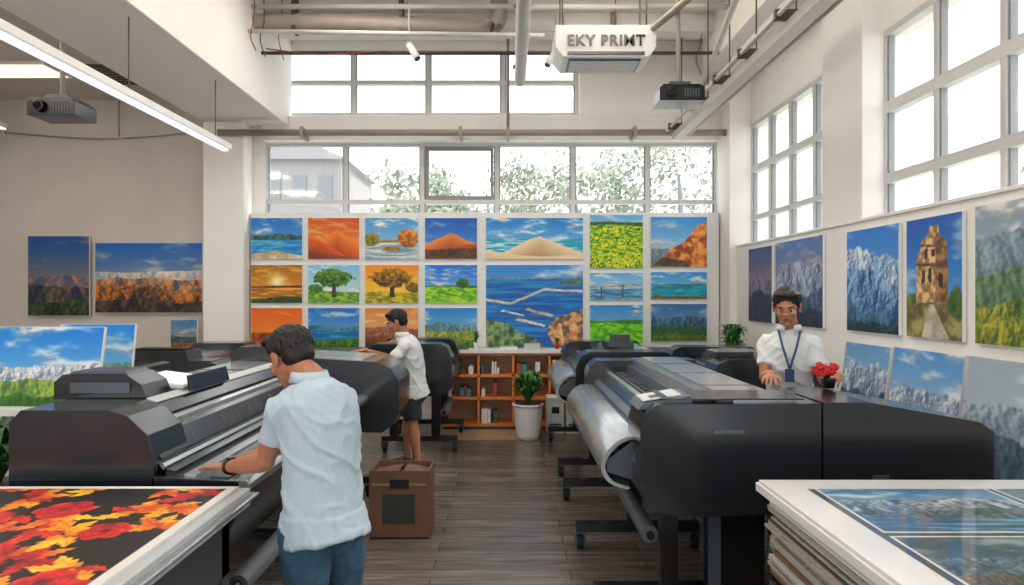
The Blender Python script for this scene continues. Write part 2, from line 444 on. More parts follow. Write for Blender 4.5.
# outside greenery / buildings, washed-out through the panes
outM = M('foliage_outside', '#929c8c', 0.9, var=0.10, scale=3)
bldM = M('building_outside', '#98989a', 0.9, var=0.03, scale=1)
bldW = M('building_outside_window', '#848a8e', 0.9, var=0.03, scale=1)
def out_tree(x, y, h, r, sd):
    rs = random.Random(sd); b = MB('tree')
    b.add(loft([(x, y, -1), (x+.1, y, h*0.4), (x, y, h*0.8)], [.12, .09, .04]), bldW)
    cl = [V((x+rs.uniform(-1, 1)*r, y+rs.uniform(-1, 1)*r, h*.72+rs.uniform(-.7, .9)*r)) for _ in range(13)]
    for i in range(1900):
        c0 = cl[rs.randrange(13)]
        c = c0+V((rs.gauss(0, 1), rs.gauss(0, 1), rs.gauss(0, .7)))*r*.24
        d1 = V((rs.gauss(0, 1), rs.gauss(0, 1), rs.gauss(0, 1))).normalized(); d2 = d1.orthogonal().normalized(); s = .05+.06*rs.random()
        b.add(([c-d1*s, c+d2*s*.6, c+d1*s, c-d2*s*.6], [(0, 1, 2, 3)]), outM, False)
    b.done()
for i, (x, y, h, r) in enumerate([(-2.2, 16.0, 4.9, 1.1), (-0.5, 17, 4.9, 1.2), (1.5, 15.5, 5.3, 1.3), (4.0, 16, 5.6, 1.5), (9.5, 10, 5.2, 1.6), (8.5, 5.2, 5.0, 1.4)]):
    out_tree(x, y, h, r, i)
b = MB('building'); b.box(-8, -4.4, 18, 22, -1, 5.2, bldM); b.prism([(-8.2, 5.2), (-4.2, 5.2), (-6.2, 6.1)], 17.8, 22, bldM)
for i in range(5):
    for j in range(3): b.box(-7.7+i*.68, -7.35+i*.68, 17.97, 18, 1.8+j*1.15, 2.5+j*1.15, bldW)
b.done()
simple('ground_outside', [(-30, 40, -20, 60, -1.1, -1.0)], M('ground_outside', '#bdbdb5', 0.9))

# ------------------------------------------------------------------ wall prints (rear wall)
simple('display_board', [(-3.34, 2.74, 8.86, 8.97, 0.97, 2.72)], white, 0.005)
S = 8.83/683
def back(x0, x1, y0, y1, ops):
    w = (x1-x0)*S; h = (y1-y0)*S
    print_panel('landscape_print', ((x0-508)*S, 8.83, 1.65-(y1-295)*S), (1, 0, 0), (0, 0, 1), w, h, ops)
cols = [(251, 302), (308, 359), (365, 418), (425, 477)]
r1, r2, r3 = (218, 259), (265, 303), (308, 348)
back(*cols[0], *r1, [('sky', '#1e6fc0', '#a8d4ec', .8, '#e8f1f5'), ('ridge', .60, .08, 1.6, '#163434', '#4c7b6f'), ('water', .47, '#1478c0', '#6fc8e0'), ('poly', [(0, 0), (0, .12), (.5, .2), (1, .08), (1, 0)], '#b8a882', '#e8dcb8', 6)])
back(*cols[1], *r1, [('sky', '#c4501a', '#ffb858', .5, '#ffd884'), ('dune', [(0, .35), (.25, .46), (.5, .66), (.58, .72), (.75, .55), (1, .42)], '#a83c0c', '#f8963a'), ('dune', [(0, .5), (.2, .46), (.45, .3), (.7, .1), (.8, 0), (1, 0)], '#7a2a0c', '#d8641c'), ('dune', [(0, .22), (.4, .12), (1, .02)], '#4a180a', '#98401a')])
back(*cols[2], *r1, [('sky', '#3f95d6', '#e6eef2', 1.0, '#ffffff'), ('ridge', .46, .04, 2, '#6a5a3a', '#c09a4a'), ('water', .4, '#7f9fb0', '#e4ece8'), ('blob', .82, .50, .20, .22, '#7a4018', '#e89a30'), ('blob', .12, .48, .15, .16, '#4a5a28', '#b59a3a'), ('poly', [(.3, .2), (.4, .3), (.6, .3), (.7, .2)], '#7a4a20', '#b07838', 7)])
back(*cols[3], *r1, [('sky', '#1658b0', '#7fb8e4', .5, '#d4e4ee'), ('dune', [(0, .35), (.25, .50), (.5, .64), (.62, .58), (.8, .45), (1, .38)], '#7e3210', '#f0944a'), ('dune', [(.0, .0), (.5, .0), (.62, .3), (.8, .36), (1, .36)], '#5a2410', '#a8582a'), ('ridge', .24, .04, 2, '#2f2418', '#80482a')])
back(486, 583, 218, 259, [('sky', '#1f80cc', '#cfe6f2', 1.0, '#ffffff'), ('water', .5, '#2c9fc0', '#f0fafa'), ('dune', [(0, 0), (.12, .08), (.3, .3), (.45, .48), (.56, .56), (.7, .42), (.85, .28), (1, .16)], '#a8845a', '#fae8c4'), ('dune', [(0, .22), (.3, .1), (.6, .06), (1, .12)], '#c0a070', '#f4e0b8')])
back(590, 643, 215, 268, [('sky', '#6fb4e0', '#dfe8d8', .5, '#ffffff'), ('ridge', .86, .03, 3, '#1f4a22', '#4a7030'), ('field', .8, '#3d8a1e', '#c4d82a', 8), ('speck', 0, .78, .66, '#ffe030', 44), ('speck', 0, .8, .78, '#1e5a14', 34)])
back(651, 707, 217, 267, [('sky', '#3f95d8', '#f4ece0', .6, '#fff0dc'), ('water', .3, '#5a8ab0', '#e0b880'), ('ridge', .35, .05, 2, '#5a6a78', '#98a0a8'), ('poly', [(.1, 0), (.35, .35), (.6, .5), (.85, .85), (1, .9), (1, 0)], '#8a3e16', '#f0a458', 9), ('poly', [(0, 0), (.2, .2), (.6, .12), (.7, 0)], '#3f3a30', '#7a6440', 8)])
back(*cols[0], *r2, [('sky', '#9c641a', '#ffb430', .6, '#ffd060'), ('glow', .5, .55, .2, '#fff6c8'), ('ridge', .45, .03, 3, '#2a2414', '#5f3f1e'), ('water', .40, '#9a661c', '#ffc050'), ('ridge', .14, .08, 2, '#1a2a16', '#445a1e')])
back(*cols[1], *r2, [('sky', '#88c8ec', '#e8f0e4', .8, '#ffffff'), ('field', .3, '#3f7a24', '#96c044', 8), ('poly', [(.46, .15), (.48, .6), (.54, .6), (.56, .15)], '#3a2a1a', '#5a4028', 9), ('blob', .5, .66, .36, .24, '#163c12', '#6aa030'), ('blob', .15, .38, .15, .12, '#2a5a20', '#5a8a38')])
back(*cols[2], *r2, [('sky', '#e89018', '#ffe04a', .5, '#fff49a'), ('field', .28, '#7a7a1a', '#d8c42a', 8), ('poly', [(.46, .15), (.48, .6), (.54, .6), (.56, .15)], '#2a1a0a', '#3a2410', 9), ('blob', .5, .66, .38, .24, '#3a2e08', '#b88a14'), ('blob', .92, .4, .14, .14, '#5a4a18', '#8a6a20')])
back(*cols[3], *r2, [('sky', '#1a6ed0', '#c0dcf0', .8, '#ffffff'), ('ridge', .46, .03, 4, '#1a4a1a', '#4a7a2c'), ('field', .42, '#4f9a24', '#b4dc3c', 7), ('blob', .72, .5, .12, .14, '#1e4a16', '#3f7a24')])
back(486, 583, 265, 348, [('sky', '#3a8ad0', '#dce8ee', .8, '#ffffff'), ('ridge', .85, .02, 2, '#4a7090', '#8aa8b8'), ('water', .83, '#0c5aa4', '#2a90cc'),
    ('poly', [(0, .60), (.25, .55), (.6, .72), (1, .70), (1, .675), (.6, .69), (.25, .52), (0, .57)], '#b8b4a8', '#e0dcd0', 8),
    ('poly', [(0, 0), (0, .34), (.2, .30), (.36, .18), (.5, .12), (.62, .0)], '#2c5030', '#98a878', 16), ('poly', [(.72, 0), (.62, .2), (.7, .36), (.86, .42), (1, .48), (1, 0)], '#5a5048', '#e0b080', 20),
    ('poly', [(.72, .1), (.74, .3), (.78, .3), (.8, .05)], '#d08848', '#f0d0a0', 12), ('poly', [(.85, .1), (.87, .36), (.93, .4), (.95, .1)], '#c87840', '#e8c8a0', 12),
    ('poly', [(.3, .34), (.33, .365), (.62, .275), (.60, .25)], '#b8b4a8', '#f0ece0', 20), ('poly', [(.40, .46), (.43, .48), (.70, .40), (.68, .37)], '#a09078', '#e0d0b8', 20), ('poly', [(.15, .44), (.17, .46), (.4, .40), (.38, .385)], '#9aa0a0', '#e0e0d8', 20), ('blob', .88, .79, .12, .03, '#3a5a4a', '#8a9a78')])
back(590, 643, 273, 300, [('sky', '#6fb4e4', '#dce8ee', .8, '#ffffff'), ('water', .42, '#3a7aa8', '#a8d0e0'), ('poly', [(0, .44), (0, .5), (1, .62), (1, .54)], '#8a8478', '#c4beb0', 8), ('poly', [(.2, .1), (.2, .5), (.23, .5), (.23, .1)], '#4a4438', '#6a6458', 8), ('poly', [(.6, .1), (.6, .56), (.64, .56), (.64, .1)], '#4a4438', '#6a6458', 8)])
back(651, 707, 272, 299, [('sky', '#3a98dc', '#cfe4ee', .8, '#ffffff'), ('ridge', .55, .03, 3, '#3a5a6a', '#5a7a80'), ('water', .5, '#0f80a0', '#4ac4cc'), ('ridge', .1, .06, 4, '#4a4a38', '#7a7458')])
back(*cols[0], *r3, [('sky', '#e0641a', '#ffb84a', .7, '#ff9a3a'), ('ridge', .38, .06, 2, '#6a2a10', '#c8641e'), ('ridge', .18, .06, 3, '#3a1a0c', '#8a3a14')])
back(*cols[1], *r3, [('sky', '#1a70c8', '#c8e0ee', .7, '#ffffff'), ('ridge', .55, .08, 2, '#1f5a8a', '#6aa0b0'), ('water', .42, '#106aa8', '#4aa8d0'), ('ridge', .22, .08, 3, '#1c481c', '#6a9a34')])
back(*cols[2], *r3, [('sky', '#d88a4a', '#ffd8a0', .6, '#ffe8c0'), ('ridge', .5, .08, 2, '#7a4a32', '#c08868'), ('ridge', .32, .08, 2, '#4f3020', '#9a6038'), ('ridge', .14, .06, 3, '#2a1c14', '#5a3a22')])
back(*cols[3], *r3, [('sky', '#2a88d0', '#dce8ec', .8, '#ffffff'), ('ridge', .62, .08, 2, '#3a6a7a', '#8ab0a8'), ('ridge', .42, .08, 2, '#4a7a24', '#c8b85a'), ('ridge', .2, .06, 4, '#205018', '#6a9a30')])
back(590, 643, 305, 343, [('sky', '#3a90d4', '#dce8ee', .8, '#ffffff'), ('ridge', .6, .04, 2, '#2a6a2a', '#5a9a34'), ('field', .52, '#3fa01e', '#98dc34', 6)])
back(651, 707, 304, 341, [('sky', '#3a70a8', '#c4d4e0', .8, '#e8e6e4'), ('ridge', .65, .10, 2, '#1a4068', '#6a90a8'), ('ridge', .42, .08, 3, '#1f4838', '#4a7a4a'), ('ridge', .18, .06, 4, '#28481c', '#7a9238')])

def bay(name, x0, x1, z0, z1, y, ops):
    print_panel(name, (x0, y, z0), (1, 0, 0), (0, 0, 1), x1-x0, z1-z0, ops)
bay('landscape_print', -5.40, -4.0, 1.42, 2.33, 8.93, [('sky', '#1c60b0', '#ffd0a0', .6, '#f4e4d4'), ('ridge', .60, .04, 1.5, '#8aa0b4', '#f4dcc4'), ('ridge', .48, .08, 1.6, '#4a4a5c', '#e09a60'), ('ridge', .34, .10, 1.5, '#141a26', '#d8822c'), ('ridge', .18, .10, 1.6, '#0a1424', '#6a4a34')])
bay('landscape_print', -6.28, -5.48, 1.38, 2.42, 8.93, [('sky', '#0c4c98', '#ffb060', .6, '#f8a068'), ('ridge', .50, .06, 1.5, '#4a5470', '#c09078'), ('ridge', .36, .08, 1.5, '#162438', '#7a6450'), ('ridge', .18, .08, 2, '#0a1214', '#4a5a2e')])
bay('landscape_print', -4.25, -3.92, 0.94, 1.34, 8.6, [('sky', '#3a7ab0', '#e0a878', .5, '#f0d8b8'), ('ridge', .5, .12, 3, '#2a3a4a', '#5a6a6a'), ('ridge', .25, .1, 3, '#3a2a1a', '#a8783a')])

def rw(y0, y1, z0, z1, ops, x=2.82, lean=0.0, name='landscape_print'):
    v = V((lean, 0, 1)).normalized()
    print_panel(name, (x, y0, z0), (0, -1, 0), v, y0-y1, z1-z0, ops)
mt = [('sky', '#5a86b4', '#b4cada', .9, '#e8eef2'), ('ridge', .66, .22, 3, '#5a6a80', '#c4ccd8'), ('ridge', .45, .2, 4, '#2a3a50', '#8a9ab0'), ('ridge', .22, .1, 5, '#1a2630', '#4a5a68')]
rw(8.0, 7.3, 1.35, 2.18, [('sky', '#3a5a8a', '#f8a870', .7, '#d88a78'), ('ridge', .6, .12, 2, '#3a4268', '#9a8a98'), ('ridge', .35, .12, 3, '#1e2838', '#4a4a58')])
rw(7.2, 6.12, 1.35, 2.19, [('sky', '#5078b8', '#ffb488', .8, '#f4ccb0'), ('ridge', .66, .2, 2, '#44587e', '#c8ccdc'), ('ridge', .42, .15, 3, '#22344e', '#6a7c98'), ('ridge', .18, .08, 3, '#141e2c', '#3a4860')])
rw(5.68, 4.93, 1.36, 2.17, [('sky', '#2a7acc', '#b0d4ec', .8, '#f0f8fc')]+[('ridge', .74, .26, 2.2, '#4a74a8', '#f0f6fc'), ('ridge', .50, .22, 2.5, '#1a4070', '#9cc0e0'), ('ridge', .26, .14, 3, '#12304c', '#5a86a8'), ('ridge', .1, .06, 4, '#0e2028', '#345060')])
rw(4.83, 4.24, 1.36, 2.17, [('sky', '#0f58ac', '#8ac4ec', .6, '#e0ecf2'), ('ridge', .35, .06, 3, '#3a5a2c', '#8a9a54'), ('poly', [(.2, .25), (.2, .7), (.28, .72), (.3, .82), (.42, .86), (.45, .93), (.6, .93), (.62, .84), (.75, .78), (.78, .25)], '#8a6a44', '#e8c898', 20),
    ('poly', [(.55, .3), (.55, .9), (.75, .78), (.78, .25)], '#5a4028', '#a88050', 18), ('poly', [(.2, .60), (.2, .63), (.78, .60), (.78, .575)], '#5a4028', '#7a5838', 18), ('poly', [(.28, .76), (.28, .78), (.76, .75), (.76, .73)], '#5a4028', '#7a5838', 18),
    ('poly', [(.3, .45), (.3, .55), (.37, .57), (.37, .46)], '#2a1e14', '#3a2a1c', 9), ('poly', [(.42, .46), (.42, .58), (.49, .59), (.49, .46)], '#2a1e14', '#3a2a1c', 9), ('poly', [(.35, .66), (.35, .74), (.41, .75), (.41, .66)], '#2a1e14', '#3a2a1c', 9), ('poly', [(.48, .68), (.48, .74), (.54, .74), (.54, .68)], '#2a1e14', '#3a2a1c', 9), ('poly', [(.62, .42), (.62, .54), (.69, .52), (.69, .41)], '#1e140c', '#2a1c10', 9),
    ('poly', [(.0, .0), (0, .26), (.3, .3), (.7, .28), (1, .2), (1, 0)], '#5a5438', '#a8a068', 10), ('poly', [(.3, 0), (.44, .28), (.52, .28), (.8, 0)], '#98907f', '#d8d0c0', 8), ('blob', .9, .3, .14, .12, '#2a4a1c', '#5a7a34')])
rw(4.12, 3.2, 1.36, 2.18, [('sky', '#8a9cac', '#ccd8de', 1.0, '#eef2f2'), ('ridge', .72, .16, 1.6, '#5a7080', '#a8b8bc'), ('ridge', .48, .12, 2, '#3c5448', '#7a9a70'), ('ridge', .28, .1, 3, '#2a4a20', '#b8b04a')])
rw(3.1, 2.2, 1.36, 2.18, mt)
low = [[('sky', '#6a9cc8', '#ccdce4', .8, '#f8fafa'), ('ridge', .62, .22, 2.2, '#52688a', '#dce4ea'), ('ridge', .34, .12, 2.5, '#28405a', '#7a90a4')],
       [('sky', '#5a94d0', '#d8e4e8', .8, '#fafaf8'), ('ridge', .55, .16, 2.2, '#5a7294', '#e0e6ea'), ('ridge', .3, .12, 2.5, '#344a5c', '#98a0a0')],
       [('sky', '#a0b0bc', '#d4dce0', 1.0, '#f0f2f2'), ('ridge', .62, .16, 1.6, '#5a7084', '#b8c4cc'), ('ridge', .38, .12, 2.2, '#34485a', '#748694')]]
rw(7.1, 6.4, 0.72, 1.27, low[0], 2.72, 0.12)
rw(5.62, 4.97, 0.72, 1.27, low[0], 2.72, 0.12); rw(4.92, 4.16, 0.72, 1.28, low[1], 2.72, 0.12); rw(4.10, 3.1, 0.55, 1.29, low[2], 2.68, 0.12)
b = MB('display_ledge'); b.box(2.48, 2.845, 2.9, 7.2, 0.50, 0.545, white); b.box(2.5, 2.54, 2.95, 7.15, 0, 0.5, white); b.box(2.64, 2.845, 4.14, 7.2, 0.66, 0.715, white); b.box(2.66, 2.7, 4.14, 7.15, .545, .66, white); b.done(0.004)

b = MB('display_counter'); b.box(-3.5, -2.45, 4.2, 4.9, 0.90, 0.95, white); b.box(-3.45, -2.5, 4.25, 4.85, 0.0, 0.9, lgrey); b.box(-3.0, -2.98, 4.24, 4.26, 0.1, 0.85, mgrey); b.done(0.006)
print_panel('landscape_print', (-3.3, 4.27, 0.955), (1, -0.05, 0), (0, 0.2, 1), 0.74, 0.50, [('sky', '#1a80d8', '#c8e4f4', .9, '#ffffff'), ('ridge', .5, .16, 2.4, '#6a8098', '#f4f8fa'), ('ridge', .32, .10, 2.4, '#3a6a3a', '#a8ba5a'), ('ridge', .14, .06, 4, '#1f4a1a', '#4a7a2c')], res=.005)
print_panel('landscape_print', (-3.13, 4.7, 0.96), (1, 0.0, 0), (0, 0.16, 1), 0.52, 0.49, [('sky', '#1f84d8', '#d8e8f0', .8, '#ffffff'), ('ridge', .48, .1, 2.4, '#3a6a72', '#9ab8a8'), ('ridge', .28, .1, 3, '#3a6a2a', '#a89a4a')])
print_panel('landscape_print', (-4.3, 5.6, 0.96), (1, 0.0, 0), (0, 0.16, 1), 0.9, 0.42, [('sky', '#2f84c8', '#e8e0d0', .8, '#ffffff'), ('ridge', .48, .1, 3, '#5a6a72', '#b0b8a8'), ('ridge', .28, .1, 4, '#3a5a2a', '#a89a4a')])
b = MB('display_counter'); b.box(-4.4, -3.1, 5.5, 6.1, .90, .95, white); b.box(-4.35, -3.15, 5.55, 6.05, 0, .9, lgrey); b.done(.006)

# ------------------------------------------------------------------ ceiling services
b = MB('linear_light'); b.box(-3.05, -2.95, 3.2, 7.3, 3.2, 3.26, white); b.box(-3.03, -2.97, 3.25, 7.25, 3.175, 3.2, tubeE)
for y in (3.9, 5.4, 7.0): b.cyl((-3, y, 3.26), (-3, y, 3.85), 0.006, pipeD, 6)
b.done(0.004)
b = MB('cable_tray'); b.box(2.04, 2.16, 3.5, 8.5, 3.58, 3.66, pipeW)
b.tube([(2.24, 3.5, 3.66), (2.24, 8.5, 3.66)], 0.035, pipeM, 1); b.tube([(1.98, 3.5, 3.70), (1.98, 8.5, 3.70)], 0.02, pipeW, 1)
for y in (4.4, 5.0, 5.8, 6.5, 7.2, 8.3): b.cyl((2.11, y, 3.66), (2.11, y, 5.0), 0.008, pipeD, 6); b.box(1.95, 2.28, y-.02, y+.02, 3.66, 3.74, pipeD)
b.done(0.004)
b = MB('linear_light'); b.box(-5.6, -5.5, 5.0, 7.2, 3.3, 3.36, white); b.box(-5.58, -5.52, 5.0, 7.2, 3.28, 3.3, tubeE); b.cyl((-5.55, 5.3, 3.36), (-5.55, 5.3, 4.22), .006, pipeD, 6); b.cyl((-5.55, 7, 3.36), (-5.55, 7, 4.22), .006, pipeD, 6); b.done(0.004)
b = MB('linear_light'); b.box(-6.4, -6.3, 6.5, 8.6, 3.75, 3.81, white); b.box(-6.38, -6.32, 6.5, 8.6, 3.73, 3.75, tubeE); b.cyl((-6.35, 7.5, 3.81), (-6.35, 7.5, 4.22), .006, pipeD, 6); b.done(0.004)
b = MB('ceiling_pipe'); b.tube([(0.12, 3.5, 4.0), (0.13, 7.3, 3.95)], 0.06, pipeW, 1, 14); b.tube([(0.13, 7.3, 3.95), (0.13, 7.42, 3.97), (0.13, 7.5, 4.1), (0.13, 7.5, 5.0)], 0.05, pipeW)
for y in (4, 5.5, 7): b.cyl((0.12, y, 3.98), (0.12, y, 4.0), 0.075, pipeM); b.box(0.115, 0.125, y-.01, y+.01, 4.0, 5.0, pipeD)
b.done()
b = MB('ceiling_pipe'); b.cyl((-3.66, 8.62, 3.70), (2.75, 8.62, 3.70), 0.042, pipeM)
for x in (-2.6, -0.6, 0.0, 1.6): b.box(x-.02, x+.02, 8.57, 8.86, 3.64, 3.77, pipeM)
b.cyl((0.0, 8.62, 3.7), (0.0, 8.62, 5.0), 0.02, pipeM); b.done()
b = MB('ceiling_pipe'); b.tube([(-3.0, 7.7, 4.72), (-2.0, 7.7, 4.72), (-0.35, 7.7, 4.66), (-0.15, 7.7, 4.70), (-0.1, 7.7, 4.85), (-0.1, 7.7, 5.0)], 0.10, pipeM, 4, 14)
b.cyl((-2.85, 7.9, 4.45), (2.44, 7.9, 4.45), 0.02, pipeD); b.cyl((-2.85, 7.5, 4.55), (0.4, 7.5, 4.5), 0.025, pipeW); b.cyl((-2.85, 7.6, 4.86), (2.44, 7.6, 4.86), 0.03, pipeW)
for x in (-2.4, -1.2): b.box(x-.02, x+.02, 7.62, 7.78, 4.6, 5.0, pipeD)
b.done()
b = MB('ceiling_pipe'); b.tube([(2.35, 4.2, 4.1), (2.4, 8.9, 4.1)], 0.05, pipeW, 1); b.tube([(1.95, 5.0, 4.35), (1.3, 7.6, 4.35), (1.25, 8.0, 4.4), (1.25, 8.1, 5.0)], 0.035, pipeM)
b.tube([(1.75, 4.6, 4.2), (2.42, 8.6, 4.2)], 0.03, pipeW, 1)
b.done()
b = MB('hanging_cable')
for i, (x, y) in enumerate([(-2.75, 7.4), (-2.72, 7.6), (-2.55, 7.7), (0.62, 7.8), (1.2, 7.6), (2.3, 8.2)]):
    b.tube([(x, y, 5.0), (x+.03*math.sin(i*3), y, 4.7), (x-.04, y, 4.45+.05*i % .2), (x+.02, y, 4.3)], 0.006, pipeD if i % 2 else cableR, 4, 6)
b.tube([(-2.8, 7.9, 4.5), (-2.2, 7.85, 4.42), (-1.4, 7.9, 4.47)], 0.008, cableR, 5, 6)
b.tube([(-6.6, 8.95, 3.78), (-5.5, 8.95, 3.7), (-4.8, 8.95, 3.72), (-3.9, 8.95, 3.8)], 0.010, pipeM)
b.tube([(-5.1, 8.95, 4.2), (-5.1, 8.95, 3.72)], 0.006, pipeD, 1)
b.done()
b = MB('ceiling_air_conditioner')
b.prism([(0.48, 4.38), (1.5, 4.38), (1.50, 4.16), (1.42, 4.06), (0.56, 4.06), (0.48, 4.16)], 6.9, 7.42, white)
b.box(0.62, 1.36, 6.97, 7.36, 4.045, 4.062, mgrey)
for i in range(6): b.box(0.64, 1.34, 7.0+i*.06, 7.03+i*.06, 4.035, 4.05, white)
b.box(0.60, 1.38, 6.885, 6.9, 4.075, 4.11, mgrey)
for x in (0.56, 1.42):
    for y in (7.0, 7.35): b.cyl((x, y, 4.38), (x, y, 5.0), 0.01, pipeD, 8)
ac = b.done(0.015)
tx = bpy.data.curves.new('sign_text', 'FONT'); tx.body = 'EKY PRIMT'; tx.size = 0.155; tx.extrude = 0.006; tx.align_x = 'CENTER'; tx.offset = 0.003; tx.space_character = 1.08
tx.materials.append(dark2)
to = bpy.data.objects.new('sign_text', tx); to.location = (0.99, 6.893, 4.17); to.rotation_euler = (math.pi/2, 0, 0); scene.collection.objects.link(to)
to.parent = ac; to.matrix_parent_inverse = Matrix.Translation(-ac.location)
def projector(x, y, z, zc, w=0.44):
    b = MB('projector'); h = w*0.36
    b.prism([(x-w/2, z), (x+w/2, z), (x+w/2, z+h*.8), (x+w/2-.04, z+h), (x-w/2+.04, z+h), (x-w/2, z+h*.8)], y-.16, y+.16, dark2)
    b.cyl((x-w*.22, y-.2, z+h*.5), (x-w*.22, y-.15, z+h*.5), h*.34, dark2, 20); b.cyl((x-w*.22, y-.205, z+h*.5), (x-w*.22, y-.2, z+h*.5), h*.25, glassy, 20)
    for i in range(6): b.box(x+.02+i*.025, x+.033+i*.025, y-.165, y-.16, z+.03, z+h-.04, mgrey)
    b.box(x-w*.4, x+w*.4, y-.12, y+.12, z+h, z+h+.015, mgrey)
    b.box(x-.1, x+.1, y-.08, y+.08, z+h+.015, z+h+.05, mgrey)
    b.cyl((x, y, z+h+.04), (x, y, zc), 0.022, pipeM); b.cyl((x, y, zc-.03), (x, y, zc), 0.08, pipeM)
    b.done(0.008)
projector(1.62, 6.5, 3.46, 5.0, .42); projector(-3.98, 6.1, 3.22, 4.22, 0.42)
b = MB('ceiling_vent'); b.box(-4.75, -4.0, 7.6, 8.3, 4.2, 4.22, mgrey)
for i in range(8): b.box(-4.72, -4.03, 7.63+i*.085, 7.67+i*.085, 4.19, 4.215, dark)
b.done()
def panel(x0, x1, y0, y1, z, p=None):
    b = MB('lamp_or_fill_panel'); b.box(x0, x1, y0, y1, z-.03, z, white); b.box(x0+.03, x1-.03, y0+.03, y1-.03, z-.035, z-.03, p or fillE); b.done()  # without p: an added fill panel; with the dim material: a ceiling lamp
panS = M('lamp_panel_dim', '#fff0d8', 0.5, emit=1.2, var=0)
panel(-6.0, -5.1, 7.5, 8.0, 4.22, panS); panel(-5.9, -4.7, 3.2, 4.0, 4.22); panel(-5.9, -4.7, 5.4, 6.2, 4.22); panel(-5.9, -4.7, .6, 1.4, 4.22)  # dim one is a bay lamp, the rest are added fill out of view
panel(1.7, 2.3, 7.0, 7.6, 5.0, panS)
for y in (6.8, 5.0, 3.2, 1.2):
    for x in (-1.6, 1.0): panel(x-.6, x+.6, y-.3, y+.3, 5.0)  # unseen fill panels, added overhead to brighten the interior
def spot(x, y, z, zc, dx=.1):
    b = MB('track_spotlight'); b.cyl((x, y, z+.1), (x, y, zc), 0.012, pipeW, 8); b.cyl((x-.0, y, z+.12), (x+dx, y-.06, z-.06), 0.04, white)
    b.cyl((x+dx, y-.06, z-.06), (x+dx*1.03, y-.062, z-.065), 0.034, dark2); b.done()
spot(-1.1, 7.6, 4.32, 5.0); spot(0.55, 7.9, 4.35, 5.0, -.1); spot(-4.1, 4.9, 3.9, 4.22); spot(1.75, 5.9, 4.3, 5.0)

# ------------------------------------------------------------------ printers
def caster(b, x, y):
    b.cyl((x-.02, y, .045), (x+.02, y, .045), 0.045, rubber); b.cyl((x-.026, y, .045), (x+.026, y, .045), .02, mgrey)
    b.box(x-.035, x-.024, y-.02, y+.02, .04, .11, mgrey); b.box(x+.024, x+.035, y-.02, y+.02, .04, .11, mgrey); b.box(x-.035, x+.035, y-.03, y+.03, .1, .115, mgrey)
def stand(b, X, ys, u0, u1, up, ztop=.66, beam=.32):
    for y in ys:
        a, c = sorted((X(u0), X(u1)))
        b.box(a, c, y-.035, y+.035, .115, .17, dark)
        for u in (u0, u1): caster(b, X(u)+(0.03 if X(u) == a else -0.03), y)
        for u in up:
            b.box(X(u)-.045, X(u)+.045, y-.03, y+.03, .17, ztop, dark2)
    b.box(min(X(up[-1])-.03, X(up[-1])+.03), X(up[-1])+.03, ys[0], ys[-1], beam, beam+.08, dark)
